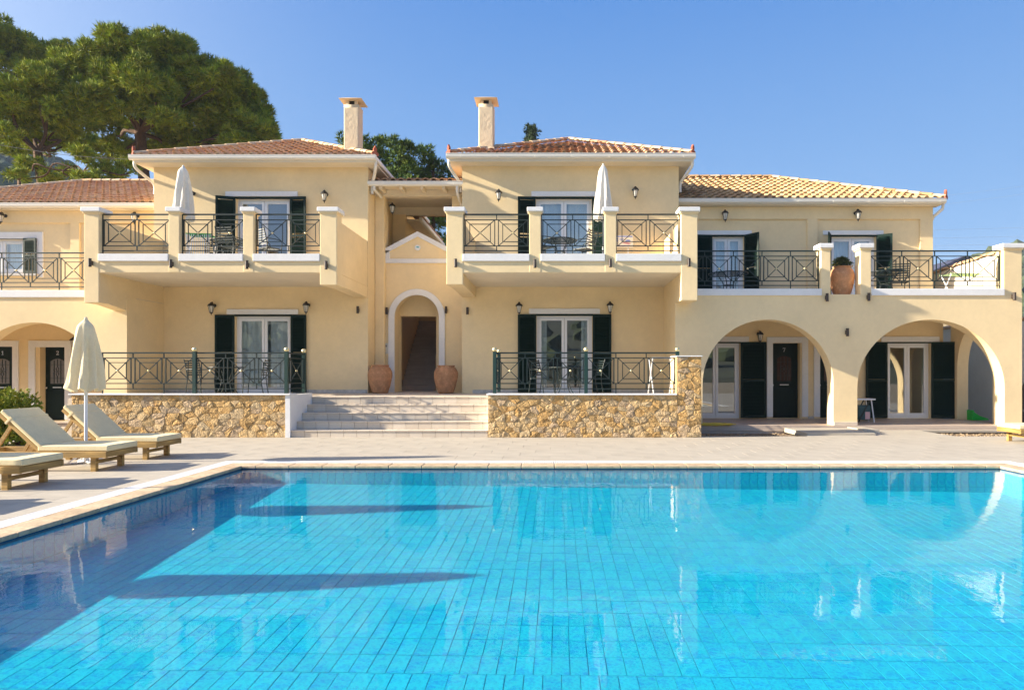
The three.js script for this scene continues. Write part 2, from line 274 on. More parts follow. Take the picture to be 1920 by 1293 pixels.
// the pool
const floorY = (x, d) => -0.27 - 0.15 * (x - PX0) / (PX1 - PX0) - 0.20 * (PD1 - d) / 5.8;
const pool = tag(sub(scene, 'pool'), 'blue tiled swimming pool shell', null, null, 'structure');
{
  const TW = 0.122, TD = 0.247, list = [];
  const nx = Math.round((PX1 - PX0) / TW), w = (PX1 - PX0) / nx, nd = Math.ceil((PD1 - PD0) / TD);
  for (let j = 0; j < nd; j++) for (let i = 0; i < nx; i++) { const near = PD1 - (j + 0.5) * TD < 4.12, sh = near ? 0.5 : 0, wob = 0.0030 * Math.sin(i * 0.35 + j * 0.75) + 0.0016 * Math.sin(i * 1.1 - j * 1.25); list.push([PX0 + (i + 0.5 - sh) * w + wob + rr(-0.0008, 0.0008), PD1 - (j + 0.5) * TD + 0.003 * Math.sin(i * 0.23 + j)]); }
  const size = ([x, d]) => { const y = CY + (EYE - floorY(x, d)) * FOC / d, px = CX + x * FOC / d; return y > 1285 || px < -10 || px > 1930 ? 1e9 : d; };
  list.sort((a, b) => size(a) - size(b));
  const geos = Array.from({ length: 8 }, () => { const g = uvm(new RoundedBoxGeometry(w - 0.0046, 0.010, TD - 0.0052, 1, 0.0015)), u = g.attributes.uv, a = rr(0, 5), b = rr(0, 5); for (let k = 0; k < u.count; k++) u.setXY(k, u.getX(k) + a, u.getY(k) + b); return g; });
  const tilt = new THREE.Euler(0.20 / 5.8, 0, -0.15 / (PX1 - PX0)), rest = [[], [], [], []];
  list.forEach(([x, d], k) => {
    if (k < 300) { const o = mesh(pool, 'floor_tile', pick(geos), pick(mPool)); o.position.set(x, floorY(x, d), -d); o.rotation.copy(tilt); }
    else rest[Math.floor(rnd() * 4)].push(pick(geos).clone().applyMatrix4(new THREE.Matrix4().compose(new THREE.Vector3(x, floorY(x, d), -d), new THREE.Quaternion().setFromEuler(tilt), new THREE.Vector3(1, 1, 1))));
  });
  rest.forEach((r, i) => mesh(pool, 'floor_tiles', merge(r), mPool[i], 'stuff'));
  const c = (x, d, dy) => [x, floorY(x, d) + dy, -d], q = [c(PX0 - 0.1, PD0 - 0.1, -0.001), c(PX1 + 0.1, PD0 - 0.1, -0.001), c(PX1 + 0.1, PD1 + 0.1, -0.001), c(PX0 - 0.1, PD1 + 0.1, -0.001)];
  const fg = new THREE.BufferGeometry().setFromPoints([q[0], q[1], q[2], q[0], q[2], q[3]].map(p => new THREE.Vector3(...p))); fg.computeVertexNormals();
  mesh(pool, 'floor_bed', uvm(fg), mPoolGrout);
  // side walls with upright tiles
  const wt = [], side = (x, d, along) => { for (let k = 0; k < 4; k++) { const y = -0.075 - k * 0.25; wt.push([x, y - 0.125, d, along]); } };
  for (let i = 0; i < nx; i++) { side(PX0 + (i + 0.5) * w, PD1 + 0.006, 0); }
  for (let d = PD1 - 0.06; d > PD0; d -= TW) { side(PX0 - 0.006, d, 1); side(PX1 + 0.006, d, 1); }
  const g0 = uvm(new THREE.BoxGeometry(TW - 0.005, 0.244, 0.012)), g1 = g0.clone().rotateY(Math.PI / 2), parts = [[], [], []];
  let shown = 0;
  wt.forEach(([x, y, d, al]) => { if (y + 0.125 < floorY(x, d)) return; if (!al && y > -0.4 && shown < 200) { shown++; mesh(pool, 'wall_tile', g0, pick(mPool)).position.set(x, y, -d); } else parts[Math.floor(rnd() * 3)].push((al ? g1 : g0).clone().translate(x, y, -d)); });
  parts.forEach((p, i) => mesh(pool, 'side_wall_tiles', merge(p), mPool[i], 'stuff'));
  mesh(pool, 'wall_bed', uvm(merge([bx(PX0 - 0.3, PX1 + 0.3, -1.2, -0.07, -PD1 - 0.3, -PD1 - 0.01), bx(PX0 - 0.3, PX0 - 0.01, -1.2, -0.07, -PD1, -PD0 + 0.3), bx(PX1 + 0.01, PX1 + 0.3, -1.2, -0.07, -PD1, -PD0 + 0.3), bx(PX0 - 0.3, PX1 + 0.3, -1.2, -0.07, -PD0, -PD0 + 0.3)])), mPoolGrout);
  mesh(pool, 'waterline_band', uvm(merge([bx(PX0, PX1, -0.068, -0.03, -PD1 - 0.02, -PD1 + 0.004), bx(PX0 - 0.02, PX0 + 0.004, -0.068, -0.03, -PD1, -PD0), bx(PX1 - 0.004, PX1 + 0.02, -0.068, -0.03, -PD1, -PD0)])), mPoolBand);
  // coping stones
  const cop = (x0, x1, d0, d1) => mesh(pool, 'coping_stone', uvm(new RoundedBoxGeometry(x1 - x0 - 0.006, 0.045, d1 - d0 - 0.006, 2, 0.012)), pick(mCoping)).position.set((x0 + x1) / 2, -0.0155, -(d0 + d1) / 2);
  const nL = 24, lx = (PX1 - PX0 + 0.56) / nL; for (let i = 0; i < nL; i++) { const a = PX0 - 0.28 + i * lx; cop(a, a + lx, PD1 - 0.03, PD1 + 0.28); cop(a, a + lx, PD0 - 0.28, PD0 + 0.03); }
  for (let i = 0; i < 16; i++) { const l = (PD1 - PD0 - 0.06) / 16, d = PD0 + 0.03 + i * l; cop(PX0 - 0.28, PX0 + 0.03, d, d + l); cop(PX1 - 0.03, PX1 + 0.28, d, d + l); }
  // slotted overflow grating
  const gr = [], slot = 0.036, a = 0.285, b = 0.515;
  const frame = (x0, x1, d0, d1) => gr.push(bx(x0, x1, -0.05, 0.006, -d1, -d0));
  frame(PX0 - b, PX1 + b, PD1 + a, PD1 + a + 0.02); frame(PX0 - b, PX1 + b, PD1 + b - 0.02, PD1 + b);
  for (let x = PX0 - b; x < PX1 + b; x += slot) gr.push(bx(x, x + 0.022, -0.02, 0.004, -PD1 - b + 0.02, -PD1 - a - 0.02));
  for (const [s0, s1] of [[PX0 - b, PX0 - a], [PX1 + a, PX1 + b]]) {
    frame(s0, s0 + 0.02, PD0 - b, PD1 + a); frame(s1 - 0.02, s1, PD0 - b, PD1 + a);
    for (let d = PD0 - b; d < PD1 + a; d += slot) gr.push(bx(s0 + 0.02, s1 - 0.02, -0.02, 0.004, -d - 0.022, -d));
  }
  mesh(pool, 'overflow_grating', uvm(merge(gr)), mGrate, 'stuff');
  mesh(pool, 'channel', uvm(merge([bx(PX0 - b, PX1 + b, -0.105, -0.06, -PD1 - b, -PD1 - a), bx(PX0 - b, PX0 - a, -0.105, -0.06, -PD1 - a, -PD0 + b), bx(PX1 + a, PX1 + b, -0.105, -0.06, -PD1 - a, -PD0 + b)])), mGrout);
  // water: a rippled sheet
  const nr = noise(512, 8, 5, 99, [1, 1]), nr2 = noise(512, 3, 3, 41);
  const bw = tex(512, i => { const v = 0.7 * nr[i] + 0.3 * nr2[i]; return [v, v, v]; }, false);
  const mWater = M([0.52, 0.96, 1.0], { phys: true, transmission: 1, thickness: 0, roughness: 0.0, ior: 1.30, specularIntensity: 0.72, bumpMap: rep(bw, 0.55, 0.55), bumpScale: 0.0016 });
  const wg = uvm(new THREE.PlaneGeometry(PX1 - PX0 - 0.004, PD1 - PD0 - 0.004).rotateX(-Math.PI / 2).translate((PX0 + PX1) / 2, WATER, -(PD0 + PD1) / 2));
  tag(mesh(scene, 'water', wg, mWater), 'clear rippled water filling the swimming pool', null, null, 'structure');
}
// rubble walls below the terraces: every stone is cut and set by itself
function rubble(parent, x0, x1, y0, y1, d, sx, sy) {
  const pts = [], rows = Math.round((y1 - y0) / sy);
  for (let j = 0; j < rows; j++) { const n = Math.max(1, Math.round((x1 - x0) / sx / rr(0.75, 1.3))); for (let i = 0; i < n; i++) pts.push([x0 + (i + 0.5 + rr(-0.42, 0.42)) * (x1 - x0) / n, y0 + (j + 0.5 + rr(-0.36, 0.36)) * (y1 - y0) / rows]); }
  const asp = sx / sy * 0.8;
  for (const [px, py] of pts) {
    let poly = rect(x0, x1, y0, y1);
    for (const [qx, qy] of pts) {
      if (qx === px && qy === py || Math.abs(qx - px) > sx * 3.2 || Math.abs(qy - py) > sy * 3.2) continue;
      const nx = (qx - px) / asp / asp, ny = qy - py, m = ((qx * qx - px * px) / asp / asp + qy * qy - py * py) / 2, out = [], f = p => m - (nx * p[0] + ny * p[1]);
      poly.forEach((a, i) => { const b = poly[(i + 1) % poly.length], fa = f(a), fb = f(b); if (fa >= 0) out.push(a); if (fa * fb < 0) { const t = fa / (fa - fb); out.push([a[0] + (b[0] - a[0]) * t, a[1] + (b[1] - a[1]) * t]); } });
      poly = out; if (!poly.length) break;
    }
    if (poly.length < 3) continue;
    const c = [poly.reduce((s, p) => s + p[0], 0) / poly.length, poly.reduce((s, p) => s + p[1], 0) / poly.length];
    const ring = []; poly.forEach((a, i) => { const b = poly[(i + 1) % poly.length], L = Math.hypot(b[0] - a[0], b[1] - a[1]); if (L < 0.012) return; ring.push(a); if (L > 0.12) ring.push([(a[0] + b[0]) / 2 + rr(-0.008, 0.008), (a[1] + b[1]) / 2 + rr(-0.008, 0.008)]); });
    const inset = (p, k) => { const dx = p[0] - c[0], dy = p[1] - c[1], l = Math.hypot(dx, dy) || 1; return [c[0] + dx * (1 - k / l), c[1] + dy * (1 - k / l)]; };
    const h = rr(0.010, 0.026), tx = rr(-0.07, 0.07), ty = rr(-0.07, 0.07), v = [];
    const zz = (p, a) => a + (p[0] - c[0]) * tx + (p[1] - c[1]) * ty;
    const r0 = ring.map(p => inset(p, 0.003)).map(p => [...p, -0.004]), r1 = ring.map(p => inset(p, 0.004)).map(p => [...p, zz(p, h * rr(0.62, 0.95))]), r2 = ring.map(p => { const q = [c[0] + (p[0] - c[0]) * rr(0.42, 0.66), c[1] + (p[1] - c[1]) * rr(0.42, 0.66)]; return [...q, zz(q, h * rr(0.75, 1.25))]; }), ce = [...c, zz(c, h * rr(0.8, 1.3))];
    const n = ring.length; for (let i = 0; i < n; i++) { const k = (i + 1) % n; v.push(r0[i], r0[k], r1[k], r0[i], r1[k], r1[i], r1[i], r1[k], r2[k], r1[i], r2[k], r2[i], r2[i], r2[k], ce); }
    const g = new THREE.BufferGeometry().setFromPoints(v.map(p => new THREE.Vector3(p[0] - c[0], p[1] - c[1], p[2]))); g.computeVertexNormals();
    const gg = uvm(g), u = gg.attributes.uv, ox = rr(0, 5), oy = rr(0, 5); for (let k = 0; k < u.count; k++) u.setXY(k, u.getX(k) + ox, u.getY(k) + oy);
    mesh(parent, 'stone', gg, pick(mStone)).position.set(c[0], c[1], -d);
  }
}
{
  const a = thing('stone_wall', 'golden rubble stone wall behind the loungers, below the terrace railing', 'wall');
  mesh(a, 'mortar', uvm(bx(-10.8, -6.02, -0.08, 0.944, -14.32, -14.092)), mMortar); rubble(a, -10.8, -5.93, 0, 0.942, 14.092, 0.205, 0.128);
  const b = thing('stone_wall', 'golden rubble stone wall with a tall end pillar beside the first arch', 'wall');
  mesh(b, 'mortar', uvm(merge([bx(-1.50, 2.70, -0.08, 0.944, -14.32, -14.092), bx(2.703, 3.25, -0.08, 1.80, -14.75, -14.092)])), mMortar); rubble(b, -1.51, 2.71, 0, 0.942, 14.092, 0.20, 0.125); rubble(b, 2.715, 3.25, 0, 1.80, 14.09, 0.19, 0.122);
  mesh(b, 'pillar_side', uvm(bx(2.69, 2.702, 0.978, 1.80, -14.75, -14.10)), mPlaster); mesh(b, 'pillar_cap', uvm(rbx(2.68, 3.27, 1.80, 1.825, -14.77, -14.05, 0.008)), mTrim);
}

// ---------------------------------------------------------------- building kit
// roof tiles: an open barrel beside a shallow pan, one mesh per tile
const TP = 0.232, TE = 0.36, TL = 0.43;
const tileGeo = (() => {
  const prof = [[-0.116, 0.012], [-0.085, 0.0], [-0.03, 0.002], [-0.004, 0.016], [0.004, 0.038], [0.030, 0.057], [0.078, 0.058], [0.104, 0.040], [0.116, 0.014]], v = [], T = 0.024;
  const at = (p, z, y = 0) => new THREE.Vector3(p[0], p[1] + y, z);
  for (let i = 0; i + 1 < prof.length; i++) { const a = prof[i], b = prof[i + 1];
    v.push(at(a, 0.0), at(b, 0.0), at(b, -TL, -0.052), at(a, 0.0), at(b, -TL, -0.052), at(a, -TL, -0.052));
    v.push(at(a, 0, -T), at(b, 0, -T), at(b, 0), at(a, 0, -T), at(b, 0), at(a, 0)); }
  const g = new THREE.BufferGeometry().setFromPoints(v); g.computeVertexNormals(); return uvm(g);
})();
const ridgeGeo = (() => {
  const v = [], n = 8, L = 0.40; const at = (i, z, r) => { const a = Math.PI * i / n; return new THREE.Vector3(Math.cos(a) * r, Math.sin(a) * r * 0.8 - 0.02, z); };
  for (let i = 0; i < n; i++) { v.push(at(i, 0, 0.115), at(i, -L, 0.095), at(i + 1, -L, 0.095), at(i, 0, 0.115), at(i + 1, -L, 0.095), at(i + 1, 0, 0.115)); v.push(at(i, 0, 0.10), at(i, 0, 0.115), at(i + 1, 0, 0.115), at(i, 0, 0.10), at(i + 1, 0, 0.115), at(i + 1, 0, 0.10)); }
  const g = new THREE.BufferGeometry().setFromPoints(v); g.computeVertexNormals(); return uvm(g);
})();
const shiftUV = g => { const c = g.clone(), u = c.attributes.uv, a = rr(0, 5), b = rr(0, 5); for (let k = 0; k < u.count; k++) u.setXY(k, u.getX(k) + a, u.getY(k) + b); return c; };
const tileVariants = Array.from({ length: 6 }, () => shiftUV(tileGeo)), ridgeVariants = Array.from({ length: 4 }, () => shiftUV(ridgeGeo));
// hipped roof; front eave at depth d0, ridge t metres behind it; hips may be missing where the roof meets a higher wall
function hipRoof(house, { x0, x1, d0, t, yE, pitch, hipL = true, hipR = true, mats, xmin = -1e9 }) {
  const roof = sub(house, 'roof'), a = Math.atan(pitch), yR = yE + t * pitch, P = (x, y, d) => new THREE.Vector3(x, y, -d), D2 = d0 + 2 * t;
  const rl = hipL ? x0 + t : x0, rR = hipR ? x1 - t : x1, v = [], quad = (A, B, C, D) => v.push(A, B, C, A, C, D);
  const e = [P(x0, yE, d0), P(x1, yE, d0), P(x1, yE, D2), P(x0, yE, D2)], r0 = P(rl, yR, d0 + t), r1 = P(rR, yR, d0 + t);
  quad(e[0], e[1], r1, r0); quad(e[2], e[3], r0, r1); if (hipR) v.push(e[1], e[2], r1); if (hipL) v.push(e[3], e[0], r0);
  const u = v.length; for (let i = 0; i < u; i++) v.push(v[i].clone().add(new THREE.Vector3(0, -0.05, 0)));
  const g = new THREE.BufferGeometry().setFromPoints(v); g.computeVertexNormals(); mesh(roof, 'roof_deck', uvm(g), mats[0]);
  const rows = Math.ceil(t / Math.cos(a) / TE), cols = Math.floor((x1 - x0) / TP), pad = (x1 - x0 - cols * TP) / 2;
  for (let j = 0; j < rows; j++) for (let i = 0; i < cols; i++) {
    const x = x0 + pad + (i + 0.5) * TP, s = j * TE - 0.06, d = d0 + s * Math.cos(a), y = yE + s * Math.sin(a) + 0.062; if (x < xmin) continue;
    const dTop = d + TL * Math.cos(a), L = (xx, dd) => hipL ? xx - x0 - (dd - d0) : 1, R = (xx, dd) => hipR ? x1 - xx - (dd - d0) : 1;
    if (L(x + TP / 2, d) <= 0 || R(x - TP / 2, d) <= 0) continue;
    const m = new THREE.Matrix4().compose(new THREE.Vector3(x + rr(-0.004, 0.004), y + rr(-0.004, 0.006), -d), new THREE.Quaternion().setFromEuler(new THREE.Euler(a + rr(-0.01, 0.01), rr(-0.012, 0.012), rr(-0.01, 0.01))), new THREE.Vector3(1, 1, 1));
    const cutL = L(x - TP / 2, dTop) < 0, cutR = R(x + TP / 2, dTop) < 0, over = dTop > d0 + t;
    let geo = pick(tileVariants), o;
    if (cutL || cutR || over) {
      geo = geo.clone().applyMatrix4(m);
      if (cutL) geo = clip(geo, p => p.x - x0 + p.z + d0); if (cutR) geo = clip(geo, p => x1 - p.x + p.z + d0); if (over) geo = clip(geo, p => d0 + t + p.z);
      if (!geo.attributes.position.count) continue; o = mesh(roof, 'tile', geo, pick(mats));
    } else { o = mesh(roof, 'tile', geo, pick(mats)); m.decompose(o.position, o.quaternion, o.scale); }
  }
  const run = (A, B, name) => { const dir = B.clone().sub(A), L = dir.length(); dir.normalize(); const n = Math.floor(L / 0.34);
    const q = new THREE.Quaternion().setFromRotationMatrix(new THREE.Matrix4().lookAt(A, B, new THREE.Vector3(0, 1, 0)));
    for (let i = 0; i < n; i++) { const p = A.clone().addScaledVector(dir, i * L / n); if (p.x < xmin) continue; const o = mesh(roof, name, pick(ridgeVariants), rnd() < 0.6 ? mRoofPale : pick(mats)); o.position.copy(p).add(new THREE.Vector3(0, 0.075 + (i % 2) * 0.004, 0)); o.quaternion.copy(q); } };
  if (hipL) run(e[0], r0, 'hip_tile'); if (hipR) run(e[1], r1, 'hip_tile'); if (rR > rl + 0.1) run(r1, r0, 'ridge_tile');
  const acro = (x, s) => { const sh = new THREE.Shape([[-0.09, 0], [0.09, 0], [0.10, 0.06], [0.03, 0.10], [0.045, 0.17], [0.0, 0.25], [-0.045, 0.17], [-0.03, 0.10], [-0.10, 0.06]].map(p => new THREE.Vector2(...p)));
    const o = mesh(roof, 'corner_ornament', uvm(new THREE.ExtrudeGeometry(sh, { depth: 0.05, bevelEnabled: true, bevelSize: 0.008, bevelThickness: 0.008, bevelSegments: 1 })), mAcro); o.position.set(x - s * 0.02, yE + 0.03, -d0 - 0.02); o.rotation.y = s * 0.78; };
  if (hipL) acro(x0, -1); if (hipR) acro(x1, 1);
  return roof;
}
// eaves: flat soffit, fascia, half-round gutter with brackets
function eaves(house, x0, x1, d0, dW, yTop, ySof, ends = [1, 1]) {
  mesh(house, 'soffit', uvm(bx(x0 + 0.06, x1 - 0.06, ySof, ySof + 0.05, -dW - 0.05, -d0 - 0.06)), mSoffit);
  mesh(house, 'fascia', uvm(bx(x0 + 0.05, x1 - 0.05, ySof + 0.02, yTop - 0.02, -d0 - 0.09, -d0 - 0.05)), mGutter);
  const arc = (r, k) => Array.from({ length: 11 }, (_, i) => { const a = Math.PI * (k ? 2 - i / 10 : 1 + i / 10); return [Math.cos(a) * r, Math.sin(a) * r * 0.9]; });
  const s = new THREE.Shape([[-0.072, 0.05], ...arc(0.072), [0.072, 0.05], [0.082, 0.052], [0.082, 0.066], [0.062, 0.066], ...arc(0.060, 1), [-0.060, 0.05]].map(p => new THREE.Vector2(-p[0], p[1])));
  const g = new THREE.ExtrudeGeometry(s, { depth: x1 - x0, bevelEnabled: false }).rotateY(Math.PI / 2);
  const o = mesh(house, 'gutter', uvm(g), mGutter); o.position.set(x0, yTop - 0.06, -d0 + 0.01);
  for (const [k, x] of [[ends[0], x0], [ends[1], x1]]) if (k) mesh(o, 'gutter_end', uvm(new THREE.CylinderGeometry(0.070, 0.070, 0.012, 16, 1).rotateZ(Math.PI / 2).translate(x - x0, 0.0, 0)), mGutter);
  for (let x = x0 + 0.4; x < x1 - 0.1; x += 1.02) mesh(o, 'bracket', new THREE.TorusGeometry(0.074, 0.006, 5, 12, Math.PI).rotateZ(Math.PI).rotateY(Math.PI / 2).translate(x - x0, 0, 0), mGutter);
  return o;
}
const pipe = (house, pts) => mesh(house, 'downpipe', tube(pts, 0.042, 20, 10), mGutter);
// shutters: a leaf with frame and louvres, hinged at x
const shutterCache = {};
function shutter(house, x, y0, y1, d, w, angle, side) {
  const s = sub(house, 'shutter'); s.position.set(x, y0, -d + 0.03); s.rotation.y = angle;
  const h = y1 - y0, key = w.toFixed(3) + h.toFixed(3) + side, T = 0.036, k = side;
  shutterCache[key] ??= (() => {
    const f = [], f2 = (a, b, c, e) => f.push(bx(k * a, k * b, c, e, -T / 2, T / 2)); f2(0, 0.06, 0, h); f2(w - 0.06, w, 0, h); f2(0.06, w - 0.06, 0, 0.09); f2(0.06, w - 0.06, h - 0.08, h); f2(0.06, w - 0.06, h * 0.48, h * 0.48 + 0.06);
    const l = []; for (let y = 0.10; y < h - 0.1; y += 0.042) { if (y > h * 0.48 - 0.02 && y < h * 0.48 + 0.07) continue; l.push(new THREE.BoxGeometry(w - 0.11, 0.007, 0.074).rotateX(0.85).translate(k * w / 2, y + 0.015, 0)); }
    return [merge(f), merge(l)];
  })();
  mesh(s, 'shutter_frame', shutterCache[key][0], mShutter); mesh(s, 'louvres', shutterCache[key][1], mShutter, 'stuff');
  return s;
}
// a pair of glazed leaves in a white frame, set into an opening
function glazed(house, name, x0, x1, y0, y1, d, { curtain = 'sheer', leaves = 2, recess = 0.10, sill = 0 } = {}) {
  const g = sub(house, name), z = -d - recess, F = 0.055;
  mesh(g, 'outer_frame', merge([bx(x0, x0 + F, y0, y1, z - 0.06, z), bx(x1 - F, x1, y0, y1, z - 0.06, z), bx(x0 + F, x1 - F, y1 - F, y1, z - 0.06, z), bx(x0 + F, x1 - F, y0, y0 + 0.04, z - 0.06, z)]), mFrame);
  const w = (x1 - x0 - 2 * F) / leaves;
  for (let i = 0; i < leaves; i++) {
    const a = x0 + F + i * w + 0.004, b = a + w - 0.008, s = 0.075, zz = z + 0.012, c = y0 + 0.045, e = y1 - F - 0.004;
    const l = mesh(g, 'leaf', merge([rbx(a, a + s, c, e, zz - 0.055, zz, 0.008), rbx(b - s, b, c, e, zz - 0.055, zz, 0.008), bx(a + s - 0.004, b - s + 0.004, e - s, e - 0.002, zz - 0.052, zz - 0.003), bx(a + s - 0.004, b - s + 0.004, c + 0.002, c + s + 0.03, zz - 0.052, zz - 0.003)]), mFrame);
    mesh(g, 'pane', bx(a + s, b - s, c + s, e - s, zz - 0.030, zz - 0.026), mGlass);
    if (i === 0 && leaves === 2) bar(g, 'handle', [b - 0.03, (y0 + y1) / 2 - 0.1, zz + 0.03], [b - 0.03, (y0 + y1) / 2 + 0.03, zz + 0.03], 0.018, mSteel);
  }
  if (curtain) {
    const cur = (a, b) => { const n = Math.round((b - a) / 0.028), pts = []; for (let i = 0; i <= n; i++) pts.push([a + (b - a) * i / n, 0.022 * Math.sin(i * 1.05) + 0.012 * Math.sin(i * 0.37 + a)]);
      const v = []; for (let i = 0; i < n; i++) { const [p, q] = [pts[i], pts[i + 1]]; const V = (k, y) => new THREE.Vector3(k[0], y, z - 0.16 + k[1]); v.push(V(p, y0), V(q, y0), V(q, y1), V(p, y0), V(q, y1), V(p, y1)); }
      const gg = new THREE.BufferGeometry().setFromPoints(v); gg.computeVertexNormals(); mesh(g, 'curtain', toCreasedNormals(uvm(gg), 1.2), mCurtain); };
    if (curtain === 'sheer') { cur(x0 + 0.05, x0 + (x1 - x0) * 0.48); cur(x0 + (x1 - x0) * 0.56, x1 - 0.05); }
    else if (curtain === 'open') { cur(x0 + 0.05, x0 + 0.28); cur(x1 - 0.30, x1 - 0.05); }
  }
  return g;
}
const hole = (x0, x1, y0, y1) => ({ x0, x1, y0, y1 });
const lintel = (house, x0, x1, y0, y1, d) => mesh(house, 'lintel', uvm(rbx(x0, x1, y0, y1, -d - 0.01, -d + 0.045, 0.006)), mTrim);
function chimney(house, x0, x1, dF, y0, y1) {
  const c = sub(house, 'chimney'), w = x1 - x0;
  mesh(c, 'shaft', uvm(rbx(x0, x1, y0, y1 - 0.06, -dF - w, -dF, 0.03)), mChimney); mesh(c, 'shoulder', uvm(new THREE.CylinderGeometry(0.30, w * 0.7, 0.09, 4, 1).rotateY(Math.PI / 4).translate((x0 + x1) / 2, y1 - 0.03, -dF - w / 2)), mChimney);
  for (const [sx, sz] of [[0, 0], [1, 0], [0, 1], [1, 1]]) { const a = x0 + 0.055 + sx * (w - 0.19), z = -dF - 0.055 - sz * (w - 0.19); mesh(c, 'cap_post', uvm(bx(a, a + 0.08, y1, y1 + 0.16, z - 0.08, z)), mChimney); }
  mesh(c, 'flue', bx(x0 + 0.1, x1 - 0.1, y1, y1 + 0.155, -dF - w + 0.1, -dF - 0.1), mBlack);
  mesh(c, 'cap', uvm(new THREE.CylinderGeometry(0.22, 0.47, 0.085, 4, 1).rotateY(Math.PI / 4).translate((x0 + x1) / 2, y1 + 0.195, -dF - w / 2)), mChimney);
  mesh(c, 'flashing', uvm(rbx(x0 - 0.05, x1 + 0.05, y0 - 0.1, y0 + 0.22, -dF - w - 0.05, -dF + 0.045, 0.03)), mChimney);
}
function pier(house, x0, x1, y0, y1, d, depth, capH = 0.10, over = 0.055) {
  const p = sub(house, 'pier'); mesh(p, 'shaft', uvm(rbx(x0, x1, y0, y1, -d - depth, -d, 0.014)), mPlaster);
  mesh(p, 'pier_cap', uvm(rbx(x0 - over, x1 + over, y1, y1 + capH, -d - depth - over, -d + over, 0.014)), mTrim);
  mesh(p, 'cap_moulding', uvm(rbx(x0 - 0.025, x1 + 0.025, y1 - 0.045, y1 + 0.003, -d - depth - 0.025, -d + 0.025, 0.012)), mPlaster); return p;
}
const plinth = (house, x0, x1, y0, y1, d) => mesh(house, 'plinth', uvm(rbx(x0, x1, y0, y1, -d - 0.26, -d + 0.035, 0.010)), mTrim);
// iron railings
const BOSS = new THREE.SphereGeometry(0.026, 12, 8), BALL = new THREE.SphereGeometry(0.055, 14, 10);
function railing(label, group, [x, y, d], L, n, H, { turn = 0, posts = [], ends = true, feet = true } = {}) {
  const r = thing('railing', label, 'railing', [x, y, -d], turn, group), [lo, pb, pt, tp] = H, B = 0.021;
  bar(r, 'top_rail', [0, tp, 0], [L, tp, 0], 0.032, mIron, 0.038); for (const h of [lo, pb, pt]) bar(r, 'rail', [0, h, 0], [L, h, 0], B, mIron, B);
  if (ends) for (const e of [0.012, L - 0.012]) bar(r, 'end_bar', [e, 0, 0], [e, tp, 0], 0.02, mIron);
  const w = L / n, hw = w / 2 - Math.min(0.045, w * 0.07), hh = (pt - pb) / 2, cy = (pt + pb) / 2, iw = hw - 0.105, ih = hh - 0.105;
  for (let i = 0; i < n; i++) {
    const p = sub(r, 'panel'), c = (i + 0.5) * w; p.position.set(c, cy, 0);
    for (const s of [-1, 1]) { bar(p, 'upright', [s * hw, -hh, 0], [s * hw, hh, 0], B, mIron); bar(p, 'square_bar', [s * iw, -ih, 0], [s * iw, ih, 0], 0.017, mIron); bar(p, 'square_bar', [-iw, s * ih, 0], [iw, s * ih, 0], 0.017, mIron); bar(p, 'diagonal', [-hw, -s * hh, s * 0.003], [hw, s * hh, s * 0.003], 0.017, mIron); }
    mesh(p, 'boss', BOSS, mBrass);
    if (i) { bar(r, 'stub', [i * w, pt, 0], [i * w, tp, 0], B, mIron); bar(r, 'stub', [i * w, feet && i % 2 === 0 ? 0 : lo, 0], [i * w, pb, 0], B, mIron); }
  }
  for (const px of posts) { bar(r, 'post', [px, 0, 0], [px, tp + 0.03, 0], 0.075, mIronPost, 0.075); const b = mesh(r, 'ball_finial', BALL, mBrass); b.position.set(px, tp + 0.075, 0); bar(r, 'finial_neck', [px, tp + 0.02, 0], [px, tp + 0.05, 0], 0.05, mBrass); }
  return r;
}

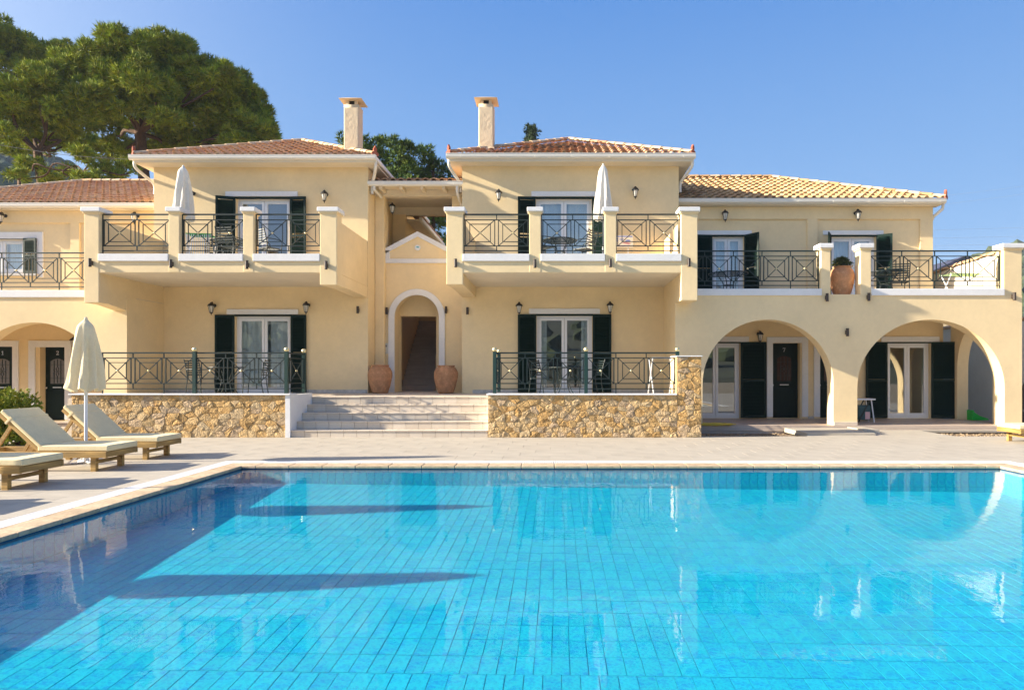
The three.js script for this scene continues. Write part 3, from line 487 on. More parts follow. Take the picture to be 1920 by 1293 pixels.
// ---------------------------------------------------------------- the two balcony houses
const DW = 17.85, DB = 15.3, SOF = 3.865, BF = 4.20;
function balconyHouse(label, X0, X1, c) {
  const h = thing('balcony_house', label, 'house');
  // front wall with its two openings, then the shell behind it
  mesh(h, 'front_wall', uvm(wallGeo(rect(X0, X1, 0, c.top), [hole(...c.lower), hole(...c.upper)], DW, 0.28)), mPlaster);
  mesh(h, 'side_wall', uvm(bx(X0, X0 + 0.25, 0, c.top, -24.6, -DW - 0.28)), mPlaster); mesh(h, 'side_wall', uvm(bx(X1 - 0.25, X1, 0, c.top, -24.6, -DW - 0.28)), mPlaster);
  mesh(h, 'back_wall', uvm(bx(X0 + 0.25, X1 - 0.25, 0, c.top, -24.6, -24.35)), mPlaster);
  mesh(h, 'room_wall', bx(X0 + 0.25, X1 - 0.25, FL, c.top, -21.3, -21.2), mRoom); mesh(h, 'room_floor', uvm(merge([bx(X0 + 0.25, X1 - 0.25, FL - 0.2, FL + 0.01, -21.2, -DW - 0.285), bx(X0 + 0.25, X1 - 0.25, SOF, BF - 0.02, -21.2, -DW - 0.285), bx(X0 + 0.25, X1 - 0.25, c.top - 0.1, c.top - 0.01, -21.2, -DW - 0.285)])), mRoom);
  // roof
  hipRoof(h, { x0: X0 - 0.31, x1: X1 + 0.31, d0: DW - 0.40, t: (X1 - X0 + 0.62) / 2, yE: c.eave, pitch: 0.478, mats: c.mats });
  eaves(h, X0 - 0.36, X1 + 0.36, DW - 0.46, DW, c.eave + 0.0, c.top);
  for (const [s, X] of [[-1, X0], [1, X1]]) { mesh(h, 'side_soffit', uvm(bx(X + s * 0.005, X + s * 0.30, c.top, c.top + 0.05, -24.8, -DW - 0.055)), mSoffit); mesh(h, 'side_gutter', uvm(rbx(X + s * 0.29, X + s * 0.37, c.eave - 0.12, c.eave, -24.8, -DW + 0.40, 0.03)), mGutter);
    pipe(h, [[X + s * 0.31, c.eave - 0.10, -DW + 0.34], [X + s * 0.31, c.eave - 0.26, -DW + 0.34], [X + s * 0.19, c.eave - 0.46, -DW + 0.06], [X + s * 0.075, c.eave - 0.62, -DW - 0.14], [X + s * 0.07, c.eave - 0.9, -DW - 0.16], [X + s * 0.07, c.pipe, -DW - 0.16]]); }
  chimney(h, ...c.chimney);
  // balcony
  const [b0, b1] = c.piers.map(p => p).reduce((a, p) => [Math.min(a[0], p[0]), Math.max(a[1], p[1])], [1e9, -1e9]);
  mesh(h, 'balcony_slab', uvm(rbx(b0 + 0.035, b1 - 0.035, SOF, 4.14, -DW + 0.002, -DB - 0.012, 0.012)), mSoffit);
  mesh(h, 'slab_face', uvm(rbx(b0 + 0.03, b1 - 0.03, SOF + 0.004, 4.145, -DB - 0.20, -DB - 0.006, 0.012)), mPlaster);
  mesh(h, 'balcony_floor', uvm(bx(b0 + 0.2, b1 - 0.2, 4.141, BF, -DW + 0.003, -DB - 0.2)), mStep[1]);
  c.piers.forEach(([a, b], i) => pier(h, a, b, i === 0 || i === 3 ? c.drop[i ? 1 : 0] : SOF + 0.01, 5.345, DB, i === 0 || i === 3 ? 0.36 : 0.27, 0.105));
  for (let i = 0; i < 3; i++) plinth(h, c.piers[i][1] - 0.004, c.piers[i + 1][0] + 0.004, 4.143, 4.32, DB);
  // side parapets and the beams under them
  for (const k of [0, 3]) { const [a, b] = c.piers[k]; mesh(h, 'side_parapet', uvm(rbx(a + 0.02, b - 0.02, SOF + 0.01, 5.17, -DW + 0.002, -DB - 0.34, 0.014)), mPlaster);
    const y = c.drop[k ? 1 : 0], yb = c.dropBack[k ? 1 : 0], s = new THREE.Shape([[DB + 0.35, y + 0.004], [DB + 1.0, (y + yb) / 2 + 0.03], [DW - 0.002, yb], [DW - 0.002, SOF + 0.005], [DB + 0.35, SOF + 0.005]].map(p => new THREE.Vector2(...p)));
    mesh(h, 'balcony_beam', uvm(new THREE.ExtrudeGeometry(s, { depth: b - a - 0.03, bevelEnabled: false }).rotateY(Math.PI / 2).translate(a + 0.015, 0, 0)), mPlaster); }
  for (const [g, o] of [[c.lower, c.lo], [c.upper, c.up]]) {
    glazed(h, 'french_door', g[0], g[1], g[2] + 0.005, g[3], DW, { curtain: o.curtain });
    mesh(h, 'threshold', uvm(bx(g[0] - 0.05, g[1] + 0.05, g[2] - 0.03, g[2] + 0.004, -DW - 0.2, -DW + 0.05)), mMarble);
    lintel(h, o.lintel[0], o.lintel[1], g[3] + 0.045, g[3] + 0.19, DW); mesh(h, 'shutter_rail', bx(g[0] - 0.02, g[1] + 0.02, g[3] - 0.01, g[3] + 0.04, -DW - 0.06, -DW + 0.02), mShutter);
    if (o.L) shutter(h, g[0] - 0.01, g[2] + 0.03, g[3] + 0.03, DW, o.L[0], o.L[1], -1); if (o.R) shutter(h, g[1] + 0.01, g[2] + 0.03, g[3] + 0.03, DW, o.R[0], o.R[1], 1);
  }
  mesh(h, 'skirting', uvm(merge([bx(X0 + 0.3, g0(c.lower[0]), FL, FL + 0.10, -DW - 0.01, -DW + 0.015), bx(c.lower[1] + 0.06, X1 - 0.02, FL, FL + 0.10, -DW - 0.01, -DW + 0.015)])), mMarble);
  return h;
}
const g0 = v => v - 0.06;
balconyHouse('cream two storey house with a balcony and a closed white parasol beside the pines', -11.37, -5.31, {
  top: 7.245, eave: 7.42, mats: mRoofRed, pipe: 6.9, chimney: [-6.15, -5.72, 18.3, 7.7, 9.20], piers: [[-11.44, -11.08], [-9.39, -9.13], [-7.58, -7.33], [-5.72, -5.31]], drop: [3.14, 3.57], dropBack: [2.9, 3.56],
  lower: [-9.07, -7.49, FL, 3.045], upper: [-9.04, -7.51, BF, 6.37],
  lo: { curtain: 'sheer', lintel: [-9.29, -7.28], L: [0.53, 0.06], R: [0.44, -0.06] }, up: { curtain: null, lintel: [-9.33, -7.29], L: [0.50, 0.35], R: [0.47, -0.14] } });
balconyHouse('cream two storey house with a balcony between the entrance and the twin arches', -2.65, 3.48, {
  top: 7.275, eave: 7.46, mats: mRoofMix, pipe: 6.6, chimney: [-2.24, -1.81, 18.3, 7.75, 9.22], piers: [[-2.65, -2.25], [-0.64, -0.36], [1.19, 1.47], [3.04, 3.44]], drop: [3.58, 3.194], dropBack: [3.57, 3.19],
  lower: [-0.54, 1.03, FL, 3.06], upper: [-0.56, 1.02, BF, 6.37],
  lo: { curtain: 'open', lintel: [-0.755, 1.25], L: [0.52, 0.06], R: [0.53, -0.06] }, up: { curtain: 'sheer', lintel: [-0.69, 1.26], L: [0.50, 0.15], R: [0.46, -0.5] } });

// ---------------------------------------------------------------- entrance house between them
{
  const h = thing('entrance_house', 'narrow entrance with arched doorway, white pediment and open loggia', 'house');
  const d = 18.7, pk = [[-5.03, FL - 0.2], [-2.66, FL - 0.2], [-2.66, 5.06], [-3.13, 5.06], [-4.09, 5.56], [-5.03, 5.06]];
  mesh(h, 'front_wall', uvm(wallGeo(pk, [{ arch: 1, x0: -4.77, x1: -3.46, y0: FL - 0.1, y1: 3.74, ry: 0.655 }], d, 0.3)), mPlaster);
  mesh(h, 'niche_wall', uvm(wallGeo(rect(-5.0, -2.7, FL - 0.1, 4.1), [hole(-4.76, -3.66, FL - 0.05, 3.17)], d + 0.62, 0.2)), mPlaster);
  mesh(h, 'niche_side', uvm(merge([bx(-5.0, -4.775, FL, 4.1, -d - 0.62, -d - 0.301), bx(-3.455, -2.7, FL, 4.1, -d - 0.62, -d - 0.301)])), mPlaster);
  mesh(h, 'niche_top', uvm(bx(-5.0, -2.7, 3.76, 4.1, -d - 0.61, -d - 0.302)), mPlaster);
  // arch surround
  { const s = new THREE.Shape(), cx = -4.115, r = 0.83, yb = FL, yc = 3.08; s.moveTo(cx - r, yb); s.lineTo(cx - r, yc); s.absarc(cx, yc, r, Math.PI, 0, true); s.lineTo(cx + r, yb); s.lineTo(cx + 0.665, yb); s.lineTo(cx + 0.665, yc); s.absarc(cx, yc, 0.665, 0, Math.PI, false); s.lineTo(cx - 0.665, yb); s.closePath();
    mesh(h, 'arch_surround', uvm(new THREE.ExtrudeGeometry(s, { depth: 0.04, bevelEnabled: true, bevelSize: 0.008, bevelThickness: 0.008, bevelSegments: 1, curveSegments: 40 }).translate(0, 0, -d + 0.004)), mTrim); }
  // pediment mouldings
  const ped = sub(h, 'pediment'), B = (p, q, w) => { const o = mesh(ped, 'moulding', uvm(barGeo([...p, 0], [...q, 0], w, 0.06)), mTrim); o.position.z = -d + 0.022; };
  B([-5.04, 4.745], [-3.13, 4.745], 0.125); B([-4.975, 4.81], [-4.975, 5.05], 0.125); B([-5.06, 5.03], [-4.06, 5.555], 0.135); mesh(ped, 'moulding', uvm(barGeo([-4.12, 5.555, 0], [-3.10, 5.03, 0], 0.135, 0.064)), mTrim).position.z = -d + 0.023;
  const em = sub(h, 'emblem'); em.position.set(-4.09, 5.14, -d + 0.02);
  mesh(em, 'disc', new THREE.CylinderGeometry(0.085, 0.085, 0.03, 28).rotateX(Math.PI / 2), mTrim);
  { const s = new THREE.Shape(); s.moveTo(-0.045, 0.012); s.quadraticCurveTo(-0.01, 0.045, 0.03, 0.022); s.lineTo(0.05, 0.03); s.lineTo(0.042, -0.002); s.quadraticCurveTo(0.0, -0.02, -0.045, 0.012); mesh(em, 'motif', new THREE.ExtrudeGeometry(s, { depth: 0.008, bevelEnabled: false }).translate(0, 0, 0.014), M([0.05, 0.42, 0.50])); }
  // loggia: side pillars, lintel beam, ceiling and back beam
  mesh(h, 'loggia_pillar', uvm(rbx(-5.30, -5.035, 0.6, 6.62, -d - 0.28, -18.5, 0.012)), mPlaster); mesh(h, 'loggia_pillar', uvm(rbx(-3.05, -2.66, 4.3, 6.62, -d - 0.26, -18.52, 0.012)), mPlaster);
  mesh(h, 'side_return', uvm(bx(-2.66, -2.60, 0.6, 4.3, -d, -DW - 0.285)), mPlaster);
  mesh(h, 'loggia_floor', uvm(bx(-5.03, -2.66, 3.98, 4.2, -20.5, -d - 0.31)), mStep[0]);
  mesh(h, 'loggia_beam', uvm(rbx(-5.30, -2.66, 6.62, 6.80, -18.75, -18.48, 0.01)), mSoffit);
  mesh(h, 'loggia_ceiling', uvm(bx(-5.30, -2.66, 6.80, 6.85, -20.62, -18.0)), mSoffit); mesh(h, 'back_beam', uvm(bx(-5.30, -2.66, 6.55, 6.80, -20.62, -20.45)), mSoffit);
  for (const x of [-5.0, -4.42, -3.83, -3.2]) mesh(h, 'rafter_end', uvm(rbx(x - 0.045, x + 0.045, 6.68, 6.79, -18.47, -17.98, 0.008)), mSoffit);
  hipRoof(h, { x0: -5.30, x1: -2.66, d0: 17.95, t: 1.9, yE: 6.86, pitch: 0.27, hipL: false, hipR: false, mats: mRoofMix });
  eaves(h, -5.33, -2.63, 17.93, 17.99, 6.855, 6.77, [1, 1]);
  pipe(h, [[-2.80, 6.75, -17.93], [-2.80, 6.60, -17.93], [-2.78, 6.45, -18.1], [-2.76, 6.36, -18.4], [-2.76, 6.2, -18.44]]); pipe(h, [[-5.16, 6.75, -17.93], [-5.16, 6.66, -17.95], [-5.12, 6.60, -18.25], [-5.1, 6.56, -18.44]]);
  // rear range seen through the loggia: wall, sloping eave along the side
  mesh(h, 'rear_wall', uvm(bx(-5.28, -4.92, 4.2, 6.45, -24.6, -20.62)), mPlaster);
  mesh(h, 'rear_pier', uvm(bx(-5.28, -4.86, 4.2, 6.55, -20.6, -20.4)), mPlaster);
  mesh(h, 'rear_soffit', uvm(bx(-4.915, -4.50, 6.42, 6.47, -25, -20.7)), mSoffit); mesh(h, 'rear_gutter', uvm(rbx(-4.50, -4.38, 6.40, 6.55, -25, -20.7, 0.04)), mGutter);
  const rt = []; for (let i = 0; i < 16; i++) rt.push(tileGeo.clone().rotateX(0.4).rotateY(Math.PI / 2).rotateY(0).translate(-4.42, 6.58, -21.1 - i * TP)); mesh(h, 'rear_tiles', merge(rt), mRoofMix[1], 'stuff');
  // stair hall behind the doorway
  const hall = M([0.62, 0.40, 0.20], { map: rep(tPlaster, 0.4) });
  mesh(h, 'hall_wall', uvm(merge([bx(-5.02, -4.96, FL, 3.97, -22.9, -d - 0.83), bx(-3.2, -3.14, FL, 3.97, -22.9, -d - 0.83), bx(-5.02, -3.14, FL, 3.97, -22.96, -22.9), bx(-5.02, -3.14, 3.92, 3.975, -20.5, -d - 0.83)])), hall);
  const stairMat = M([0.42, 0.33, 0.25], { map: rep(tPave, 1) }), stair = sub(h, 'staircase'); for (let i = 0; i < 14; i++) mesh(stair, 'stair_tread', uvm(bx(-4.95, -3.86, FL, FL + 0.175 * (i + 1), -20.2 - 0.2 * i - 0.2, -20.2 - 0.2 * i)), stairMat);
  mesh(stair, 'stair_parapet', uvm(new THREE.ExtrudeGeometry(new THREE.Shape([[20.15, FL], [22.9, FL], [22.9, 4.4], [22.6, 4.4], [20.15, 1.95]].map(p => new THREE.Vector2(...p))), { depth: 0.12, bevelEnabled: false }).rotateY(Math.PI / 2).translate(-3.84, 0, 0)), hall);
  mesh(h, 'skirting', uvm(merge([bx(-5.02, -4.78, FL, FL + 0.09, -d + 0.001, -d + 0.014)])), mMarble);
}

// ---------------------------------------------------------------- the arcade wings
const font = await new FontLoader().loadAsync('fonts/droid/droid_serif_regular.typeface.json');
const rose = (() => { const g = []; for (let i = 0; i < 6; i++) { const a = i * Math.PI / 3; g.push(new THREE.TorusGeometry(0.055, 0.006, 5, 14).scale(0.62, 1, 1).translate(0, 0.075, 0).rotateZ(a)); } g.push(new THREE.TorusGeometry(0.025, 0.006, 5, 12)); for (const x of [-0.1, 0.1]) g.push(bx(x - 0.006, x + 0.006, -0.34, 0.33, -0.006, 0.006)); g.push(bx(-0.006, 0.006, 0.13, 0.36, -0.006, 0.006), bx(-0.006, 0.006, -0.34, -0.13, -0.006, 0.006)); for (const y of [-0.2, 0.2]) g.push(bx(-0.2, 0.2, y - 0.005, y + 0.005, -0.006, 0.006)); return merge(g.map(flat)); })();
function frontDoor(house, x0, x1, y0, y1, d, num, glassCol) {
  const g = sub(house, 'front_door'), z = -d - 0.2, cx = (x0 + x1) / 2, w = x1 - x0, h = y1 - y0;
  mesh(g, 'door_leaf', merge([rbx(x0, x1, y0 + 0.01, y1, z - 0.05, z, 0.006), rbx(x0 + 0.1, x1 - 0.1, y0 + 0.12, y0 + h * 0.40, z - 0.02, z + 0.014, 0.01)]), mDoor);
  const s = new THREE.Shape(); const gw = Math.min(0.21, w * 0.3); s.moveTo(-gw, -0.36); s.lineTo(gw, -0.36); s.lineTo(gw, 0.30); s.quadraticCurveTo(0, 0.46, -gw, 0.30); s.closePath();
  const p = mesh(g, 'door_glass', new THREE.ExtrudeGeometry(s, { depth: 0.006, bevelEnabled: false }), glassCol); p.position.set(cx, y0 + h * 0.66, z + 0.004);
  const r = mesh(g, 'scrollwork', rose, mIron); r.position.set(cx, y0 + h * 0.66, z + 0.016); r.scale.x = gw / 0.21;
  bar(g, 'letter_slot', [cx - 0.13, y0 + h * 0.445, z + 0.02], [cx + 0.13, y0 + h * 0.445, z + 0.02], 0.025, mSteel, 0.014);
  const kb = mesh(g, 'knob', new THREE.SphereGeometry(0.028, 10, 8), mSteel); kb.position.set(x0 + 0.06, y0 + h * 0.44, z + 0.04);
  if (num) { const t = new TextGeometry(num, { font, size: 0.115, depth: 0.008, curveSegments: 5 }); t.computeBoundingBox(); t.translate(-(t.boundingBox.max.x + t.boundingBox.min.x) / 2, 0, 0); mesh(g, 'door_number', t, mSteel).position.set(cx, y1 - 0.25, z + 0.003); }
  return g;
}
const surround = (h, x0, x1, y0, y1, d, f, oy) => mesh(h, 'door_surround', uvm(merge([rbx(x0, x0 + f, y0 + oy, y1, -d - 0.01, -d + 0.04, 0.006), rbx(x1 - f, x1, y0 + oy, y1, -d - 0.01, -d + 0.04, 0.006), bx(x0 + f - 0.005, x1 - f + 0.005, y1 - f, y1 - 0.002, -d - 0.01, -d + 0.038)])), mTrim);
const mDoorGlass = M([0.16, 0.15, 0.14], { roughness: 0.12, bumpMap: rep(bRough, 8), bumpScale: 0.002 }), mDoorGlassRed = M([0.05, 0.022, 0.014], { roughness: 0.25 });

{ // wing with the two arches
  const h = thing('arcade_house', 'cream house with two wide arches and a long upper terrace', 'house');
  const d = 16.1, X0 = 3.05, XR = 11.898, top = 3.409, DBk = 18.5;
  const sp = 0.094; const A1 = { arch: 1, x0: 3.747, x1: 7.088, y0: sp, y1: 2.797, ry: 1.64 }, A2 = { arch: 1, x0: 7.696, x1: 11.453, y0: sp, y1: 2.797, ry: 1.74 };
  mesh(h, 'arcade_wall', uvm(wallGeo([[X0, -0.1], [A1.x0, -0.1], ...[], [XR, -0.1], [XR, top], [X0, top]], [A1, A2], d, 0.38)), mPlaster);
  mesh(h, 'pier_base', uvm(merge([rbx(7.092, 7.692, 0.10, 0.19, -d - 0.40, -d + 0.03, 0.006), rbx(11.457, XR + 0.02, -0.05, 0.10, -d - 0.40, -d + 0.03, 0.006)])), mStep[0]);
  mesh(h, 'side_wall', uvm(bx(X0, X0 + 0.25, 0, top, -18.2, -d - 0.38)), mPlaster);
  mesh(h, 'arcade_ceiling', uvm(bx(X0 + 0.25, XR - 0.35, 3.0, 3.25, -DBk + 0.001, -d - 0.381)), mPlaster);
  { // end wall with its own arch, seen through the last one
    const g = wallGeo(rect(d + 0.381, DBk, 0, 3.2), [{ arch: 1, x0: d + 0.62, x1: DBk - 0.30, y0: 0.10, y1: 2.72, ry: 1.2 }], 0, 0.32); g.applyMatrix4(new THREE.Matrix4().makeRotationY(Math.PI / 2)).translate(XR, 0, 0); mesh(h, 'end_wall', uvm(g), mPlaster); }
  const gA = [mx(1318, DBk), mx(1388, DBk), 0.105, 2.31], gD = [mx(1449, DBk), mx(1501, DBk), 0.105, 2.31], gE = [mx(1538, DBk), mx(1590, DBk), 0.105, 2.31], gB = [mx(1664, DBk), mx(1745, DBk), 0.105, 2.31];
  const uA = [mx(1336, DBk), mx(1395, DBk), 3.42, 5.44], uB = [mx(1558, DBk), mx(1642, DBk), 3.42, 5.44];
  gA[0] -= 0.30;
  mesh(h, 'front_wall', uvm(wallGeo(rect(X0 + 0.25, 11.36, 0, 3.25), [gA, gD, gE, gB].map(g => hole(...g)), DBk, 0.25)), mPlaster);
  mesh(h, 'upper_wall', uvm(wallGeo(rect(3.49, 11.02, 3.25, 6.29), [uA, uB].map(g => hole(...g)), DBk, 0.25)), mPlaster);
  mesh(h, 'cornice_band', uvm(merge([bx(3.50, 11.03, 5.93, 6.285, -DBk - 0.01, -DBk + 0.055), bx(7.36, 7.66, 3.43, 5.935, -DBk - 0.01, -DBk + 0.052), bx(10.66, 11.03, 3.43, 5.935, -DBk - 0.01, -DBk + 0.052)])), mPlaster);
  mesh(h, 'side_wall', uvm(bx(10.77, 11.02, 3.25, 6.29, -26, -DBk - 0.25)), mPlaster); mesh(h, 'back_wall', uvm(bx(3.49, 11.02, 0, 6.29, -26, -25.8)), mPlaster); mesh(h, 'side_wall', uvm(bx(11.1, 11.36, 0, 3.25, -26, -DBk - 0.25)), mPlaster);
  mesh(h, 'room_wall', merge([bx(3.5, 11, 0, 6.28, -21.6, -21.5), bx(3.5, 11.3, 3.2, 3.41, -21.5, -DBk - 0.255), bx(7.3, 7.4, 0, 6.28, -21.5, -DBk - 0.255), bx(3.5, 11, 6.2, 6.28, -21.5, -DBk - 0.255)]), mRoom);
  mesh(h, 'terrace_slab', uvm(bx(X0 + 0.05, XR - 0.02, 3.25, 3.42, -DBk + 0.002, -d - 0.383)), mStep[1]);
  hipRoof(h, { x0: 3.50, x1: 11.27, d0: 18.23, t: 3.76, yE: 6.44, pitch: 0.465, hipL: false, mats: mRoofSand }); eaves(h, 3.50, 11.22, 18.19, DBk, 6.44, 6.29, [0, 1]);
  pipe(h, [[11.24, 6.34, -18.3], [11.24, 6.22, -18.3], [11.15, 6.10, -18.4], [11.07, 5.98, -18.55], [11.07, 5.8, -18.6], [11.07, 3.5, -18.6]]);
  // upper terrace: piers and white plinths
  for (const [a, b] of [[6.774, 7.017], [7.777, 8.05], [11.432, XR]]) pier(h, a, b, top - 0.004, 4.62, d, 0.30, 0.115);
  plinth(h, 3.45, 6.778, top, 3.582, d); plinth(h, 8.046, 11.436, top, 3.582, d);
  { const s = new THREE.Shape([[d + 0.3, 3.25], [22, 3.25], [22, 4.40], [d + 0.3, 4.60]].map(p => new THREE.Vector2(...p))); mesh(h, 'terrace_side_parapet', uvm(new THREE.ExtrudeGeometry(s, { depth: 0.2, bevelEnabled: false }).rotateY(Math.PI / 2).translate(XR - 0.22, 0, 0)), M([0.80, 0.73, 0.60], { map: rep(tPlaster, 0.4) }));
    const cp = sub(h, 'parapet_coping'); for (let i = 0; i < 17; i++) { const k = mesh(cp, 'coping_tile', pick(ridgeVariants), pick(mRoofRed)); k.position.set(XR - 0.12, 4.635 - i * 0.0118, -d - 0.32 - i * 0.33); k.scale.set(1.35, 1.2, 1); k.rotation.set(rr(-0.03, 0.06), rr(-0.06, 0.06), rr(-0.08, 0.08)); } }
  mesh(h, 'terrace_edge', uvm(rbx(7.017, 7.777, top - 0.003, 3.44, -d - 0.3, -d + 0.004, 0.006)), mPlaster);
  for (const [g, cu] of [[gA, null], [gB, null], [uA, 'sheer'], [uB, 'sheer']]) { glazed(h, 'french_door', g[0], g[1], g[2], g[3], DBk, { curtain: cu }); mesh(h, 'shutter_rail', bx(g[0] - 0.02, g[1] + 0.02, g[3] - 0.008, g[3] + 0.035, -DBk - 0.06, -DBk + 0.02), mShutter); }
  lintel(h, gA[0] - 0.2, mx(1404, DBk), 2.345, 2.50, DBk); lintel(h, mx(1652, DBk), mx(1761, DBk), 2.345, 2.50, DBk); lintel(h, mx(1310, DBk) - 0.3, mx(1409, DBk), 5.475, 5.60, DBk); lintel(h, mx(1543, DBk), mx(1656, DBk), 5.475, 5.60, DBk);
  shutter(h, gA[1] + 0.01, 0.12, 2.34, DBk, 0.74, -0.04, 1); shutter(h, gB[0] - 0.01, 0.12, 2.34, DBk, 0.64, 0.05, -1); shutter(h, gB[1] + 0.01, 0.12, 2.34, DBk, 0.84, -0.25, 1);
  shutter(h, uA[0] - 0.01, 3.45, 5.47, DBk, 0.62, 0.1, -1); shutter(h, uA[1] + 0.01, 3.45, 5.47, DBk, 0.5, -0.95, 1); shutter(h, uB[0] - 0.01, 3.45, 5.47, DBk, 0.5, 1.05, -1); shutter(h, uB[1] + 0.01, 3.45, 5.47, DBk, 0.42, -0.6, 1);
  surround(h, mx(1437.7, DBk), mx(1515, DBk), 0.10, 2.49, DBk, 0.175, 0.05); surround(h, mx(1526, DBk), mx(1603, DBk), 0.10, 2.49, DBk, 0.175, 0.05);
  frontDoor(h, gD[0], gD[1], 0.105, 2.31, DBk, '7', mDoorGlassRed); frontDoor(h, gE[0], gE[1], 0.105, 2.31, DBk, '', mDoorGlassRed);
  mesh(h, 'skirting', uvm(merge([bx(mx(1515, DBk), mx(1526, DBk), 0.1, 0.17, -DBk - 0.01, -DBk + 0.02), bx(mx(1603, DBk), mx(1620, DBk), 0.1, 0.17, -DBk - 0.01, -DBk + 0.02)])), mMarble);
}
{ // wing by the loungers
  const h = thing('arcade_house', 'cream house with one visible arch and doors 1 and 2 behind the loungers', 'house');
  const d = 16.3, XR = -11.08, XL = -21, top = 3.385, DG = 18.5, DU = 18.96;
  mesh(h, 'arcade_wall', uvm(wallGeo(rect(XL, XR, -0.1, top), [{ arch: 1, x0: -15.25, x1: -11.72, y0: 0.024, y1: 2.74, ry: 1.68 }, { arch: 1, x0: -19.6, x1: -15.9, y0: 0.024, y1: 2.74, ry: 1.68 }], d, 0.38)), mPlaster);
  mesh(h, 'side_wall', uvm(bx(XR - 0.25, XR, 0, top, -DW + 0.001, -d - 0.38)), mPlaster); mesh(h, 'arcade_ceiling', uvm(bx(XL, XR - 0.25, 3.0, 3.25, -DG + 0.001, -d - 0.381)), mPlaster);
  const g1 = [mx(-20, DG) - 0.25, mx(22, DG), 0.035, 2.22], g2 = [mx(74, DG), mx(121, DG), 0.035, 2.22], u = [mx(-45, DU), mx(44, DU), 4.42, 5.46];
  mesh(h, 'front_wall', uvm(wallGeo(rect(XL, XR - 0.3, 0, 3.25), [hole(...g1), hole(...g2)], DG, 0.25)), mPlaster);
  mesh(h, 'upper_wall', uvm(wallGeo(rect(XL, -11.38, 3.25, 6.29), [hole(...u)], DU, 0.25)), mPlaster);
  mesh(h, 'cornice_band', uvm(merge([bx(XL, -11.39, 5.93, 6.285, -DU - 0.01, -DU + 0.055), bx(-14.55, -14.28, 3.43, 5.935, -DU - 0.01, -DU + 0.052)])), mPlaster);
  mesh(h, 'back_wall', uvm(bx(XL, -11.4, 0, 6.29, -26, -25.8)), mPlaster); mesh(h, 'side_wall', uvm(bx(XL, XL + 0.2, 0, 6.29, -26, -DU - 0.25)), mPlaster);
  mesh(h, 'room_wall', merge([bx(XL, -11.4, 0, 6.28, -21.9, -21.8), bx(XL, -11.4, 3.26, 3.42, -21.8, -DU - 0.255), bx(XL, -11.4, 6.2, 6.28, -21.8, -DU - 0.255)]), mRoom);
  mesh(h, 'terrace_slab', uvm(bx(XL, XR - 0.01, 3.255, 3.40, -DU + 0.002, -d - 0.383)), mStep[1]);
  hipRoof(h, { x0: -20.58, x1: -11.37, d0: 18.70, t: 3.76, yE: 6.44, pitch: 0.465, hipR: false, mats: mRoofRed, xmin: -18.6 }); eaves(h, -20.6, -11.38, 18.66, DU, 6.44, 6.29, [1, 0]);
  plinth(h, XL, -11.42, top, 3.57, d);
  surround(h, mx(-40, DG) - 0.2, mx(35, DG), 0.03, 2.38, DG, 0.175, 0.04); surround(h, mx(54, DG), mx(134, DG), 0.03, 2.38, DG, 0.19, 0.04);
  frontDoor(h, g1[0], g1[1], 0.035, 2.22, DG, '1', mDoorGlass); frontDoor(h, g2[0], g2[1], 0.035, 2.22, DG, '2', mDoorGlass);
  glazed(h, 'window', u[0], u[1], u[2], u[3], DU, { curtain: 'sheer' }); surround(h, mx(-82, DU), mx(81, DU), 4.30, 5.66, DU, 0.2, 0); mesh(h, 'window_sill', uvm(rbx(u[0] - 0.2, u[1] + 0.5, 4.34, 4.40, -DU - 0.1, -DU + 0.14, 0.008)), mMarble); mesh(h, 'shutter_rail', bx(u[0], u[1], u[3] - 0.008, u[3] + 0.035, -DU - 0.06, -DU + 0.02), mShutter);
  shutter(h, u[1] + 0.01, 4.42, 5.47, DU, 0.42, -0.12, 1); shutter(h, u[0] - 0.01, 4.42, 5.47, DU, 0.55, 0.5, -1);
}

// ---------------------------------------------------------------- railings
const HB = [0.10, 0.216, 0.853, 0.985], HT = [0.106, 0.225, 0.797, 0.91];
const rb = (label, a, b, n) => railing(label, 'balcony railings', [a, 4.32, DB + 0.12], b - a, n, HB);
rb('black iron railing section nearest the pines, on the balcony above the loungers', -11.08, -9.39, 2); rb('black iron railing section before the upper door with the lit louvred shutters', -9.13, -7.58, 2); rb('black iron railing section with a slatted chair behind, next to the entrance', -7.33, -5.72, 2);
rb('black iron railing section beside the pediment, on the balcony over the steps', -2.25, -0.64, 2); rb('black iron railing section before the round glass table on the balcony', -0.36, 1.19, 2); rb('black iron railing section before the printed board on the balcony', 1.47, 3.04, 2);
railing('black iron railing over the first arch, left of the balcony pot', 'upper terrace railings', [3.10, 3.582, 16.22], 3.67, 5, HB); railing('black iron railing over the last arch, right of the balcony pot', 'upper terrace railings', [8.05, 3.582, 16.22], 3.38, 4, HB);
railing('black iron railing above the arch with doors 1 and 2', 'upper terrace railings', [-17.42, 3.57, 16.42], 6.0, 8, HB);
railing('dark green terrace railing on the stone wall behind the loungers', 'terrace railings', [-10.18, 0.978, 14.16], 4.16, 6, HT, { posts: [2.08, 4.14] });
railing('short railing turning back beside the left edge of the steps', 'terrace railings', [-6.02, 0.978, 14.22], 0.86, 1, HT, { turn: Math.PI / 2, posts: [0.86], ends: false });
railing('dark green terrace railing on the stone wall with the end pillar', 'terrace railings', [-1.37, 0.978, 14.16], 4.08, 6, HT, { posts: [0.0, 2.05, 4.10] });
railing('short railing turning back beside the right edge of the steps', 'terrace railings', [-1.37, 0.978, 14.24], 1.0, 1, HT, { turn: Math.PI / 2, posts: [1.0], ends: false });

